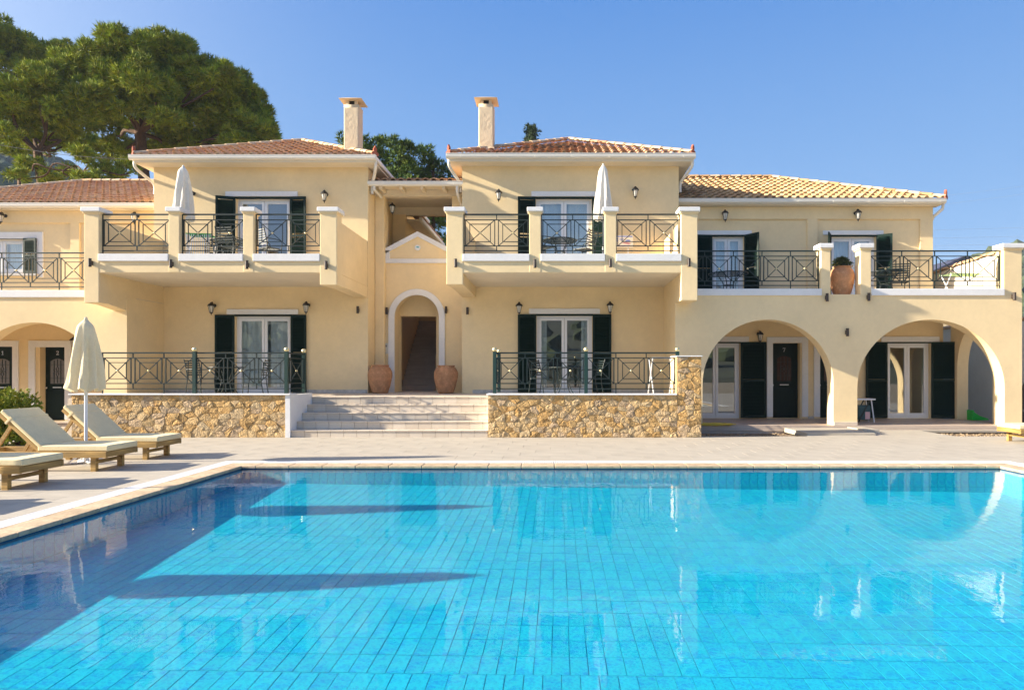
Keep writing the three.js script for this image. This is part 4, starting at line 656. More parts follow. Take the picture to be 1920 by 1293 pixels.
// ---------------------------------------------------------------- wall lanterns and up-down spots
const lamp0 = (() => {
  const o = thing('wall_lantern', '', 'wall lamp', [0, 0, 0], 0, 'black wall lanterns');
  mesh(o, 'back_plate', new THREE.CylinderGeometry(0.05, 0.05, 0.025, 16).rotateX(Math.PI / 2).translate(0, 0.17, 0.012), mBlack);
  mesh(o, 'arm', tube([[0, 0.17, 0.02], [0, 0.2, 0.07], [0, 0.255, 0.13], [0, 0.225, 0.18]], 0.012, 16, 6), mBlack);
  mesh(o, 'hood', lathe([[0.015, 0.245], [0.03, 0.235], [0.035, 0.215], [0.075, 0.19], [0.10, 0.15], [0.102, 0.138], [0.07, 0.138]], 8).translate(0, 0, 0.18), mBlack);
  mesh(o, 'lamp_glass', lathe([[0.075, 0.14], [0.07, 0.10], [0.04, -0.04], [0.0, -0.04]], 6).translate(0, 0, 0.18), mLampGlass);
  const rib = []; for (let i = 0; i < 6; i++) { const a = i * Math.PI / 3; rib.push(barGeo([0.077 * Math.sin(a), 0.14, 0.18 + 0.077 * Math.cos(a)], [0.041 * Math.sin(a), -0.045, 0.18 + 0.041 * Math.cos(a)], 0.008)); }
  mesh(o, 'cage', merge(rib), mBlack); mesh(o, 'bottom_finial', lathe([[0.045, -0.04], [0.04, -0.055], [0.012, -0.075], [0.016, -0.095], [0.0, -0.12]], 8).translate(0, 0, 0.18), mBlack);
  return o;
})();
let firstLamp = true;
const lantern = (label, px, py, d, group) => { const p = [mx(px, d), my(py, d) - 0.12, -d]; if (firstLamp) { firstLamp = false; lamp0.position.set(...p); lamp0.userData.label = label; } else dup(lamp0, label, p, 0, group); };
lantern('black wall lantern beside the parasol on the balcony near the pines', 363, 366, DW); lantern('black wall lantern on the upper wall close to the loggia, left house', 612, 368, DW);
lantern('black wall lantern above the left shutter of the terrace door behind the loungers', 402, 576, DW); lantern('black wall lantern above the right shutter of the terrace door behind the loungers', 578, 575, DW);
lantern('black wall lantern beside the upper door over the pediment side, right balcony', 936, 366, DW); lantern('black wall lantern on the upper wall right of the white balcony parasol', 1190, 361, DW);
lantern('black wall lantern above the left shutter of the terrace door by the steps', 974, 576, DW); lantern('black wall lantern above the right shutter of the terrace door by the steps', 1143, 575, DW);
lantern('black wall lantern on the cornice band above the first wing door', 1357, 404, 18.45); lantern('black wall lantern on the cornice band above the balcony pot', 1604, 403, 18.45);
lantern('black wall lantern under the first arch, left of door 7', 1422, 629, 18.5); lantern('black wall lantern in the loggia behind the pediment', 738, 391, 18.98);
lantern('black wall lantern on the far left upper wall', 10, 408, 18.9); lantern('black wall lantern seen through the railing nearest the pines', 258, 408, 18.9); lantern('black wall lantern under the arch behind the cream parasol', 146, 640, 18.5);
const spot0 = (() => { const o = thing('wall_spotlight', '', 'wall light', [0, 0, 0], 0, 'small brown wall spots');
  const mB = M([0.045, 0.03, 0.022], { roughness: 0.4 }); mesh(o, 'bracket', rbx(-0.028, 0.028, -0.05, 0.05, 0, 0.05, 0.006), mB); mesh(o, 'lamp_body', merge([new THREE.CylinderGeometry(0.036, 0.036, 0.19, 14).translate(0, 0, 0.075)]), mB); mesh(o, 'lamp_rim', merge([new THREE.TorusGeometry(0.034, 0.006, 6, 14).rotateX(Math.PI / 2).translate(0, 0.095, 0.075), new THREE.TorusGeometry(0.034, 0.006, 6, 14).rotateX(Math.PI / 2).translate(0, -0.095, 0.075)]), mB); return o; })();
let firstSpot = true;
const spot = (label, px, py, d) => { const p = [mx(px, d), my(py, d), -d]; if (firstSpot) { firstSpot = false; spot0.position.set(...p); spot0.userData.label = label; } else dup(spot0, label, p, 0); };
[['on the balcony pier nearest the pines', 172, 493, DB], ['below the second pier of the left balcony', 323, 495, DB], ['below the third pier of the left balcony', 465, 497, DB], ['on the balcony pier left of the entrance', 613, 498, DB],
  ['on the balcony pier right of the pediment', 855, 494, DB], ['below the second pier of the right balcony', 1003, 495, DB], ['below the third pier of the right balcony', 1144, 494, DB], ['on the balcony pier beside the arcade wing', 1291, 493, DB],
  ['below the pier left of the balcony pot', 1549, 558, 16.1], ['below the pier right of the balcony pot', 1627, 557, 16.1], ['on the far right terrace pier', 1899, 556, 16.1], ['between the two wide arches', 1587, 623, 16.1],
  ['on the wall left of the entrance recess', 672, 581, DW], ['left of the arched doorway', 726, 583, 18.7], ['right of the arched doorway', 837, 581, 18.7], ['on the wall right of the entrance recess', 877, 583, DW]].forEach(([s, x, y, d]) => spot('small brown spotlight ' + s, x, y, d));

// ---------------------------------------------------------------- sun loungers
function lounger(label, x, d, turn = 0) {                    // foot end points to +x; local origin below the middle of the foot legs
  const o = thing('sun_lounger', label, 'sun lounger', [x, 0, -d], turn, 'wooden sun loungers'), W = 0.33;
  for (const [lx, lz] of [[0, W - 0.05], [0, -W + 0.05], [-1.28, W - 0.05], [-1.28, -W + 0.05]]) mesh(o, 'leg', uvm(rbx(lx - 0.04, lx + 0.04, 0, 0.21, lz - 0.03, lz + 0.03, 0.005)), mWood);
  for (const s of [-1, 1]) mesh(o, 'side_rail', uvm(rbx(-1.85, 0.22, 0.205, 0.295, s * W - 0.02, s * W + 0.02, 0.005)), mWood);
  for (const lx of [0.20, -1.83]) mesh(o, 'end_rail', uvm(rbx(lx - 0.02, lx + 0.018, 0.21, 0.29, -W + 0.021, W - 0.021, 0.005)), mWood);
  for (const lx of [0, -1.28]) mesh(o, 'stretcher', uvm(rbx(lx - 0.02, lx + 0.02, 0.11, 0.16, -W + 0.05, W - 0.05, 0.005)), mWood);
  for (let i = 0; i < 9; i++) mesh(o, 'slat', uvm(rbx(0.13 - i * 0.112 - 0.035, 0.13 - i * 0.112 + 0.035, 0.272, 0.292, -W + 0.022, W - 0.022, 0.004)), mWood);
  mesh(o, 'seat_cushion', uvm(rbx(-0.80, 0.235, 0.297, 0.385, -W, W, 0.022)), mCushion);
  const b = sub(o, 'backrest'); b.position.set(-0.79, 0.30, 0); b.rotation.z = -0.74;
  for (const s of [-1, 1]) mesh(b, 'back_rail', uvm(rbx(-0.78, 0.0, -0.02, 0.035, s * (W - 0.03) - 0.02, s * (W - 0.03) + 0.02, 0.005)), mWood);
  for (let i = 0; i < 6; i++) mesh(b, 'back_slat', uvm(rbx(-0.74 + i * 0.13 - 0.035, -0.74 + i * 0.13 + 0.035, 0.012, 0.032, -W + 0.05, W - 0.05, 0.004)), mWood);
  mesh(b, 'back_cushion', uvm(rbx(-0.80, -0.01, 0.037, 0.105, -W, W, 0.022)), mCushion); mesh(b, 'strap', uvm(rbx(-0.64, -0.605, -0.024, 0.109, -W - 0.004, W + 0.004, 0.004)), mCushion);
  for (const s of [-1, 1]) bar(o, 'prop', [-1.22, 0.66, s * (W - 0.05)], [-1.50, 0.24, s * (W - 0.05)], 0.05, mWood, 0.03);
  return o;
}
const lA = lounger('wooden lounger nearest the camera, only its foot end in view', -6.79, 8.08); lA.userData.label = 'wooden lounger with cream cushion cut off by the left picture edge, nearest the viewer';
const relabel = (o, l) => (o.userData.label = l, o);
relabel(dup(lA, '', [-6.77, 0, -9.54], 0), 'wooden lounger with raised cream backrest between the nearest lounger and the parasol'); relabel(dup(lA, '', [-6.82, 0, -10.78], 0), 'wooden lounger with raised cream backrest before the stone wall, beyond the parasol');
relabel(dup(lA, '', [-6.8, 0, -6.62], 0), 'wooden lounger beyond the left picture edge, its shadow reaching across the deck'); dup(lA, 'wooden lounger corner peeking in at the right picture edge', [9.62, 0, -13.1], Math.PI);

// ---------------------------------------------------------------- parasols, all closed
function parasol(label, x, y, d, H, hem, R, mat, poleMat, base = true, ph = 0) {
  const o = thing('parasol', label, 'parasol', [x, y, -d], 0, 'closed parasols'), n = 48, m = 26, v = [];
  const P = (i, j) => { const t = i / m, a = j / n * 2 * Math.PI + ph, f = 0.5 + 0.5 * Math.cos(8 * a + 0.9 * Math.sin(t * 3 + ph)), r0 = t < 0.12 ? 0.035 + (R * 0.42 - 0.035) * Math.sin(t / 0.12 * Math.PI / 2) : R * (0.42 + 0.58 * Math.pow((t - 0.12) / 0.88, 0.9));
    const r = r0 * (1 - 0.36 * f * Math.min(1, t * 2.2)) * (1 + 0.06 * Math.sin(3 * a + 5 * t + ph)), droop = t > 0.9 ? (t - 0.9) * 10 * 0.07 * (0.5 - f) : 0; return new THREE.Vector3(r * Math.cos(a), H - t * (H - hem) + droop, r * Math.sin(a)); };
  for (let i = 0; i < m; i++) for (let j = 0; j < n; j++) { const a = P(i, j), b = P(i, j + 1), c = P(i + 1, j + 1), e = P(i + 1, j); v.push(a, b, c, a, c, e); }
  const g = new THREE.BufferGeometry().setFromPoints(v); g.computeVertexNormals(); mesh(o, 'canopy', toCreasedNormals(uvm(g), 0.9), mat);
  mesh(o, 'tip', lathe([[0, 0.07], [0.02, 0.06], [0.025, 0.03], [0.045, 0.0]], 12).translate(0, H - 0.01, 0), mat);
  bar(o, 'pole', [0, 0, 0], [0, H - 0.02, 0], 0.05, poleMat, 0.05, ROUND);
  bar(o, 'tie', [-R * 0.55, hem + (H - hem) * 0.42, 0], [R * 0.55, hem + (H - hem) * 0.42, 0], 0.02, mat);
  if (base) { mesh(o, 'base_tube', new THREE.CylinderGeometry(0.042, 0.042, 0.26, 14).translate(0, 0.13, 0), poleMat); for (let i = 0; i < 4; i++) { const a = i * Math.PI / 2 + 0.6; bar(o, 'base_leg', [0, 0.012, 0], [0.3 * Math.cos(a), 0.012, 0.3 * Math.sin(a)], 0.05, poleMat, 0.02); bar(o, 'base_strut', [0, 0.19, 0], [0.24 * Math.cos(a), 0.03, 0.24 * Math.sin(a)], 0.016, poleMat); } }
  return o;
}
parasol('closed cream parasol on a white pole standing between two loungers', -7.52, 0, 10.1, 2.28, 1.17, 0.29, mUmbrella, mWhite, true, 0.3);
parasol('closed cream parasol beyond the left picture edge casting the far shadow bar in the pool', -7.52, 0, 7.60, 2.28, 1.16, 0.30, mUmbrella, mWhite, true, 1.1);
parasol('closed cream parasol beyond the left picture edge casting the near shadow bar in the pool', -7.52, 0, 4.96, 2.28, 1.16, 0.30, mUmbrella, mWhite, true, 2.0);
parasol('closed white parasol on the balcony nearest the pines', mx(343, 16.4), BF, 16.4, 2.58, 1.20, 0.30, mUmbrellaWhite, mWhite, true, 0.7);
parasol('closed white parasol on the balcony beside the glass table', mx(1131, 16.4), BF, 16.4, 2.62, 1.22, 0.29, mUmbrellaWhite, mWhite, true, 2.4);

// ---------------------------------------------------------------- tables and chairs
const mTableTop = M([0.10, 0.14, 0.14], { roughness: 0.08 });
function table(label, x, y, d, r = 0.42) {
  const o = thing('round_table', label, 'table', [x, y, -d], 0, 'round metal terrace tables');
  mesh(o, 'table_top', new THREE.CylinderGeometry(r, r, 0.014, 40).translate(0, 0.715, 0), mTableTop); mesh(o, 'rim', new THREE.TorusGeometry(r, 0.014, 8, 40).rotateX(Math.PI / 2).translate(0, 0.712, 0), mIron);
  for (let i = 0; i < 4; i++) { const a = i * Math.PI / 2 + 0.6; mesh(o, 'leg', tube([[0.30 * Math.cos(a), 0.70, 0.30 * Math.sin(a)], [0.14 * Math.cos(a), 0.42, 0.14 * Math.sin(a)], [0.2 * Math.cos(a), 0.16, 0.2 * Math.sin(a)], [0.34 * Math.cos(a), 0.0, 0.34 * Math.sin(a)]], 0.012, 18, 6), mIron); }
  mesh(o, 'ring', new THREE.TorusGeometry(0.145, 0.009, 6, 24).rotateX(Math.PI / 2).translate(0, 0.40, 0), mIron); return o;
}
const chair0 = (() => {
  const o = thing('slatted_chair', '', 'chair', [0, 0, 0], 0, 'black slatted terrace chairs'), w = 0.22;
  for (const s of [-1, 1]) { mesh(o, 'back_leg', tube([[s * w, 0, -0.26], [s * w, 0.42, -0.2], [s * w, 0.62, -0.22], [s * w, 0.92, -0.30]], 0.012, 16, 6), mIron); bar(o, 'front_leg', [s * w, 0, 0.24], [s * w, 0.44, 0.20], 0.024, mIron, 0.024, ROUND); bar(o, 'seat_rail', [s * w, 0.43, 0.21], [s * w, 0.43, -0.21], 0.022, mIron);
    mesh(o, 'armrest', tube([[s * (w + 0.01), 0.43, 0.20], [s * (w + 0.03), 0.62, 0.19], [s * (w + 0.03), 0.66, 0.05], [s * w, 0.66, -0.23]], 0.011, 16, 6), mIron); }
  for (let i = 0; i < 7; i++) bar(o, 'back_slat', [-w, 0.53 + i * 0.058, -0.208 - i * 0.014], [w, 0.53 + i * 0.058, -0.208 - i * 0.014], 0.028, mIron, 0.008);
  for (let i = 0; i < 7; i++) bar(o, 'seat_slat', [-w, 0.438, 0.19 - i * 0.062], [w, 0.438, 0.19 - i * 0.062], 0.010, mIron, 0.034);
  return o;
})();
let firstChair = true;
const chair = (label, x, y, d, turn) => { if (firstChair) { firstChair = false; chair0.position.set(x, y, -d); chair0.rotation.y = turn; chair0.userData.label = label; } else dup(chair0, label, [x, y, -d], turn); };
table('round table behind the terrace railing at the loungers', mx(425, 15.9), FL, 15.9); chair('black slatted chair left of the terrace table at the loungers', mx(376, 15.9), FL, 15.9, 1.3); chair('black slatted chair right of the terrace table at the loungers', mx(478, 15.9), FL, 15.9, -1.4);
table('round table behind the terrace railing right of the steps', mx(1058, 16.0), FL, 16.0); chair('black slatted chair left of the terrace table right of the steps', mx(1016, 16.2), FL, 16.2, 0.9); chair('black slatted chair right of the terrace table right of the steps', mx(1108, 16.0), FL, 16.0, -1.3);
table('round table on the balcony near the pines', mx(428, 16.7), BF, 16.7); chair('black slatted chair in front of the table on the balcony near the pines', mx(432, 16.1), BF, 16.1, 3.0); chair('black slatted chair behind the balcony table, backed by the dark shutter', mx(405, 17.2), BF, 17.2, 0.8); chair('black slatted chair with sunlit back on the balcony left of the entrance', mx(504, 16.3), BF, 16.3, 2.6);
table('round glass table on the balcony beside the white parasol', mx(1050, 16.6), BF, 16.6, 0.44); chair('black slatted chair left of the balcony glass table', mx(1020, 16.1), BF, 16.1, 2.2); chair('black slatted chair right of the balcony glass table', mx(1095, 16.4), BF, 16.4, -2.2);
table('round table on the upper terrace above the first arch', mx(1366, 17.2), 3.42, 17.2, 0.52); table('round table on the upper terrace right of the balcony pot', mx(1662, 17.0), 3.42, 17.0, 0.5); chair('black slatted chair on the upper terrace right of the balcony pot', mx(1692, 16.7), 3.42, 16.9, 2.9);
// drying racks
function rack(label, x, y, d, w, h, mat, towel) {
  const o = thing('drying_rack', label, 'drying rack', [x, y, -d], 0.15, 'folding drying racks');
  for (const s of [-1, 1]) { bar(o, 'leg', [s * w / 2, 0, -0.22], [s * w / 2, h, 0.2], 0.02, mWhite); bar(o, 'leg', [s * w / 2 + 0.02, 0, 0.22], [s * w / 2 + 0.02, h, -0.2], 0.02, mWhite); }
  for (let i = 0; i < 7; i++) bar(o, 'rod', [-w / 2, h - 0.01, -0.2 + i * 0.066], [w / 2, h - 0.01, -0.2 + i * 0.066], 0.012, mat);
  for (const z of [-0.2, 0.2]) bar(o, 'top_bar', [-w / 2 - 0.03, h, z], [w / 2 + 0.03, h, z], 0.02, mat);
  if (towel) { const g = []; for (let i = 0; i < 11; i++) g.push(barGeo([-w / 2 + 0.04 + i * (w - 0.08) / 10, 0.12, 0.225], [-w / 2 + 0.04 + i * (w - 0.08) / 10, h - 0.02, 0.215], 0.016)); g.forEach(k => mesh(o, 'wire', k, mWhite)); }
  return o;
}
rack('white and green drying rack on the balcony near the pines', mx(377, 16.9), BF, 16.9, 0.62, 0.92, M([0.10, 0.45, 0.12]), true);
rack('white drying rack leaning beside the stone end pillar', mx(1240, 15.6), FL, 15.6, 0.55, 0.95, mWhite); rack('pale green drying rack at the far right of the upper terrace', mx(1805, 17.4), 3.42, 17.4, 1.0, 0.72, M([0.55, 0.75, 0.35]));
{ // printed board on a thin stake
  const o = thing('printed_board', 'small board with blue and red print on a thin stake, behind the balcony railing', 'board', [mx(1171, 17.1), BF, -17.1]);
  const cv = document.createElement('canvas'); cv.width = 128; cv.height = 96; const c = cv.getContext('2d'); c.fillStyle = '#ead9bd'; c.fillRect(0, 0, 128, 96); c.fillStyle = '#8088b4'; c.fillRect(4, 4, 120, 10); c.fillRect(6, 24, 12, 10); c.fillRect(6, 40, 12, 10); c.fillRect(26, 24, 34, 6); c.fillRect(26, 36, 30, 6); c.beginPath(); c.moveTo(60, 56); c.quadraticCurveTo(84, 20, 112, 44); c.lineTo(96, 52); c.fill(); c.fillStyle = '#cc8580'; c.beginPath(); c.moveTo(40, 62); c.quadraticCurveTo(80, 50, 116, 66); c.lineTo(96, 74); c.fill(); c.fillStyle = '#b7a3b4'; c.fillRect(6, 80, 100, 7);
  const t = new THREE.CanvasTexture(cv); t.colorSpace = THREE.SRGBColorSpace; mesh(o, 'board_face', new THREE.BoxGeometry(0.46, 0.32, 0.012).translate(0, 0.80, 0), [mWhite, mWhite, mWhite, mWhite, M([1, 1, 1], { map: t, roughness: 0.6 }), mWhite]); bar(o, 'stake', [0.1, 0, -0.012], [0.1, 0.9, -0.012], 0.014, mWhite);
}
{ const o = thing('plastic_stool', 'small white plastic stool against the balcony wall', 'stool', [mx(1214, 17.2), BF, -17.2]); mesh(o, 'seat', rbx(-0.14, 0.14, 0.38, 0.42, -0.14, 0.14, 0.01), mWhite); for (const [a, b] of [[-1, -1], [1, -1], [-1, 1], [1, 1]]) bar(o, 'leg', [a * 0.12, 0, b * 0.12], [a * 0.10, 0.385, b * 0.10], 0.03, mWhite); }
{ const o = thing('intercom', 'grey intercom panel on the wall left of the arched doorway', 'intercom', [mx(723.5, 18.66), my(653, 18.66), -18.69]); mesh(o, 'panel', rbx(-0.075, 0.075, -0.16, 0.16, 0, 0.03, 0.01), M([0.55, 0.54, 0.5], { roughness: 0.4, metalness: 0.3 })); mesh(o, 'speaker_plate', rbx(-0.03, 0.03, 0.045, 0.10, 0.028, 0.035, 0.004), M([0.2, 0.2, 0.2])); for (let i = 0; i < 3; i++) mesh(o, 'button', new THREE.CylinderGeometry(0.01, 0.01, 0.012, 12).rotateX(Math.PI / 2).translate(0, -0.02 - i * 0.045, 0.032), mSteel); }

// ---------------------------------------------------------------- clay pots
const potGeo = (h, r, ph) => { const pts = [[0, 0.01], [r * 0.60, 0], [r * 0.66, h * 0.06], [r * 0.82, h * 0.25], [r * 0.90, h * 0.40], [r * 0.945, h * 0.47], [r * 0.93, h * 0.485], [r * 0.985, h * 0.56], [r, h * 0.66], [r * 0.985, h * 0.70], [r * 0.99, h * 0.72], [r * 0.94, h * 0.80], [r * 0.80, h * 0.90], [r * 0.70, h * 0.935], [r * 0.68, h * 0.955], [r * 0.735, h * 0.965], [r * 0.74, h * 0.995], [r * 0.69, h], [r * 0.62, h * 0.985], [r * 0.6, h * 0.9], [0, h * 0.86]]; const g = new THREE.LatheGeometry(pts.map(p => new THREE.Vector2(...p)), 40), p = g.attributes.position; for (let i = 0; i < p.count; i++) { const a = Math.atan2(p.getZ(i), p.getX(i)), k = 1 + 0.012 * Math.sin(2 * a + ph) + 0.008 * Math.sin(5 * a + p.getY(i) * 9 + ph); p.setX(i, p.getX(i) * k); p.setZ(i, p.getZ(i) * k); } const u = g.attributes.uv; for (let i = 0; i < u.count; i++) u.setXY(i, u.getX(i) * 3, p.getY(i) * 1.5); g.computeVertexNormals(); return g; };
const pot = (label, x, y, d, h, r, ph) => { const o = thing('clay_pot', label, 'pot', [x, y, -d], ph, 'large terracotta jars'); mesh(o, 'jar', potGeo(h, r, ph), mPot); mesh(o, 'soil', new THREE.CylinderGeometry(r * 0.6, r * 0.6, 0.02, 24).translate(0, h * 0.88, 0), mDirt); return o; };
pot('large terracotta jar left of the arched doorway', mx(712.5, 17.9), FL, 17.9, 0.80, 0.335, 0.4); pot('large terracotta jar right of the arched doorway', mx(836, 17.9), FL, 17.9, 0.79, 0.345, 1.7); pot('terracotta jar with a small plant between two upper terrace piers', mx(1579, 16.5), 3.44, 16.5, 0.77, 0.31, 2.6);

// ---------------------------------------------------------------- foliage
function tufts(blobs, dens, len, wid, cols, blades = 5, up = 0.35) {
  const pos = [], col = [], v = new THREE.Vector3(), dir = new THREE.Vector3(), s = new THREE.Vector3();
  for (const [x, y, z, rx, ry, rz] of blobs) {
    const n = Math.round(dens * 4 * Math.PI * Math.pow((Math.pow(rx * ry, 1.6) + Math.pow(rx * rz, 1.6) + Math.pow(ry * rz, 1.6)) / 3, 1 / 1.6)), tint = rr(0.8, 1.2);
    for (let i = 0; i < n; i++) {
      do v.set(rr(-1, 1), rr(-1, 1), rr(-1, 1)); while (v.lengthSq() > 1 || v.lengthSq() < 0.02); v.normalize(); if (v.y < -0.35 && rnd() < 0.65) continue;
      const k = Math.pow(rnd(), 0.35) * rr(0.86, 1.1), bx_ = x + v.x * rx * k, by = y + v.y * ry * k, bz = z + v.z * rz * k, c = pick(cols), f = tint * rr(0.75, 1.25);
      for (let b = 0; b < blades; b++) {
        dir.set(v.x + rr(-1, 1), v.y + up + rr(-0.9, 0.9), v.z + rr(-1, 1)).normalize(); s.set(rr(-1, 1), rr(-1, 1), rr(-1, 1)).cross(dir).normalize().multiplyScalar(wid); const L = len * rr(0.6, 1.2);
        pos.push(bx_ - s.x, by - s.y, bz - s.z, bx_ + s.x, by + s.y, bz + s.z, bx_ + dir.x * L, by + dir.y * L, bz + dir.z * L);
        for (let q = 0; q < 3; q++) col.push(c[0] * f, c[1] * f, c[2] * f);
      }
    }
  }
  const g = new THREE.BufferGeometry(); g.setAttribute('position', new THREE.Float32BufferAttribute(pos, 3)); g.setAttribute('color', new THREE.Float32BufferAttribute(col, 3)); g.computeVertexNormals(); return g;
}
function lumps(list, d, dz, flatY = 0.8, n = 11) {              // clumps given as measured place and radius on the plane d
  const out = []; for (const [px, py, r, off = 0] of list) { const D = d + off + rr(-dz, dz), R = r * D / FOC, x = mx(px, D), y = my(py, D); out.push([x, y, -D, R * 0.60, R * 0.52 * flatY, R * 0.60]);
    for (let i = 0; i < n; i++) { const a = rr(0, 6.283), e = rr(-0.35, 1.2), q = R * rr(0.22, 0.38); out.push([x + Math.cos(a) * Math.cos(e) * R * 0.80, y + Math.sin(e) * R * 0.78 * flatY, -D + Math.sin(a) * Math.cos(e) * R * 0.80, q, q * flatY, q]); } }
  return out;
}
const pineCols = [[0.29, 0.34, 0.02], [0.22, 0.29, 0.02], [0.35, 0.37, 0.025], [0.16, 0.23, 0.02], [0.27, 0.28, 0.03]];
function limbTube(a, b, r0, r1, bend) {
  const A = new THREE.Vector3(...a), B = new THREE.Vector3(...b), c = new THREE.CatmullRomCurve3([A, A.clone().lerp(B, 0.35).add(new THREE.Vector3(rr(-bend, bend), rr(0, bend), rr(-bend, bend))), A.clone().lerp(B, 0.7).add(new THREE.Vector3(rr(-bend, bend), rr(-bend, bend) * 0.5, rr(-bend, bend))), B]);
  const g = new THREE.TubeGeometry(c, 14, 1, 8), p = g.attributes.position, pts = c.getSpacedPoints(14); for (let i = 0; i < p.count; i++) { const k = Math.floor(i / 9), q = pts[Math.min(14, k)], r = r0 + (r1 - r0) * k / 14, v = new THREE.Vector3().fromBufferAttribute(p, i).sub(c.getPointAt(k / 14)).multiplyScalar(r).add(c.getPointAt(k / 14)); p.setXYZ(i, v.x, v.y, v.z); } g.computeVertexNormals(); return g;
}
function pine(label, d, base, fork, clumps, r0 = 0.34, dens = 46) {
  const o = thing('pine_tree', label, 'tree', [0, 0, 0], 0, 'umbrella pines behind the house');
  const B = [mx(base, d), -0.1, -d], Fk = [mx(fork[0], d), my(fork[1], d), -d];
  mesh(o, 'trunk', uvm(limbTube(B, Fk, r0, r0 * 0.7, 0.25)), mBark);
  const ls = lumps(clumps, d, 1.6); clumps.forEach(([px, py, r, off = 0], i) => { if (i % 2 && clumps.length > 8) return; const D = d + off; mesh(o, 'limb', uvm(limbTube(Fk, [mx(px, D), my(py + r * 0.35, D), -D], r0 * 0.34, 0.04, 0.6)), mBark); });
  mesh(o, 'crown', tufts(ls, dens, 0.33, 0.032, pineCols, 5), mLeaf); return o;
}
pine('broad umbrella pine, tallest crown in the middle of the group', 38, 285, [262, 250], [[250, 105, 62], [185, 128, 55], [318, 118, 62], [215, 172, 66, -2], [292, 168, 68, -2], [140, 135, 48], [365, 140, 54], [345, 195, 58], [255, 205, 50], [180, 205, 50, -1], [230, 95, 40], [290, 95, 42], [400, 150, 45], [320, 225, 40], [270, 140, 60], [150, 235, 40, 2], [215, 240, 40, 3], [285, 250, 40, 3], [235, 290, 44, 5], [180, 285, 40, 5], [290, 300, 44, 5], [130, 270, 34, 4], [330, 265, 44, 4]], 0.42);
pine('dense umbrella pine at the right end of the group, above the left house', 40, 330, [345, 285], [[420, 165, 52], [455, 200, 48], [480, 232, 40], [405, 215, 52], [435, 252, 44], [500, 252, 24], [375, 262, 42], [515, 262, 14], [395, 285, 40], [450, 275, 38], [350, 285, 34], [490, 270, 30], [420, 275, 44, 2], [360, 230, 46], [465, 245, 40], [330, 300, 40, 3], [400, 190, 50]], 0.36);
pine('pale umbrella pine leaning at the left edge above the wing roof', 35, 118, [70, 285], [[75, 165, 52], [30, 195, 44], [110, 185, 48], [60, 215, 44], [20, 225, 36], [135, 215, 42], [10, 175, 34], [95, 150, 38], [-30, 190, 50], [45, 250, 30, 2], [100, 235, 36, 1], [10, 255, 26], [70, 275, 30, 4], [25, 285, 30, 4], [115, 265, 30, 4]], 0.30);
pine('darker umbrella pine at the back in the upper left corner', 50, 60, [40, 200], [[25, 75, 46], [75, 95, 42], [0, 100, 46], [122, 92, 18], [50, 112, 40], [-40, 80, 60], [105, 118, 30], [20, 130, 40]], 0.4);
pine('low young pine among the trunks above the wing roof', 33, 160, [155, 322], [[150, 290, 22], [185, 318, 22], [130, 325, 18], [215, 335, 20], [60, 312, 22], [95, 335, 16], [240, 318, 20], [165, 340, 26], [30, 330, 18]], 0.12);
function bushTree(label, name, d, list, cols, base, opts = {}) {
  const o = thing(name, label, 'tree', [0, 0, 0], 0, opts.group); mesh(o, 'trunk', uvm(limbTube([mx(base, d), -0.1, -d], [mx(base, d), my(list[0][1], d), -d], 0.2, 0.08, 0.1)), mBark); mesh(o, 'crown', tufts(lumps(list, d, 0.8, opts.flat ?? 0.95, opts.n ?? 7), opts.dens ?? 42, opts.len ?? 0.26, opts.wid ?? 0.032, cols, 4), mLeaf); return o;
}
const darkCols = [[0.075, 0.13, 0.016], [0.10, 0.16, 0.018], [0.055, 0.105, 0.016], [0.13, 0.18, 0.02]];
bushTree('round dark green tree rising behind the left chimney', 'broadleaf_tree', 34, [[702, 272, 27], [690, 292, 26], [715, 300, 24], [660, 272, 22], [645, 265, 15], [700, 330, 30], [720, 350, 26]], darkCols, 695, { group: 'trees behind the entrance' });
bushTree('round green tree centred above the loggia roof', 'broadleaf_tree', 33, [[750, 292, 33], [735, 318, 30], [770, 318, 32], [752, 345, 34], [725, 345, 24], [745, 275, 22], [760, 390, 40]], darkCols, 752, { group: 'trees behind the entrance' });
bushTree('dark green tree next to the right house, above the loggia roof', 'broadleaf_tree', 34.5, [[800, 303, 28], [818, 320, 24], [790, 330, 30], [828, 340, 24], [810, 360, 34], [840, 350, 20], [815, 420, 40], [830, 470, 40], [790, 400, 36]], darkCols, 812, { group: 'trees behind the entrance' });
bushTree('slim dark cypress top rising behind the tiled roof', 'cypress_tree', 40, [[996, 262, 17], [990, 250, 11], [1001, 248, 11], [988, 240, 7], [1003, 239, 7], [997, 280, 20], [996, 300, 21]], [[0.03, 0.055, 0.018], [0.04, 0.07, 0.022]], 996, { n: 5, len: 0.2, flat: 1.2, dens: 60 });
{ const o = thing('shrub', 'clipped green shrub left of the loungers', 'shrub'); mesh(o, 'stem', limbTube([-10.75, -0.1, -12.6], [-10.75, 0.7, -12.6], 0.05, 0.03, 0.03), mBark);
  mesh(o, 'foliage', tufts([[-10.9, 0.62, -12.6, 0.52, 0.5, 0.5], [-11.2, 0.5, -12.4, 0.5, 0.45, 0.5], [-10.72, 0.42, -12.55, 0.46, 0.45, 0.45], [-11.0, 0.2, -12.5, 0.6, 0.35, 0.5]], 420, 0.075, 0.022, [[0.30, 0.36, 0.02], [0.22, 0.28, 0.02], [0.38, 0.37, 0.03]], 3), mLeaf); }
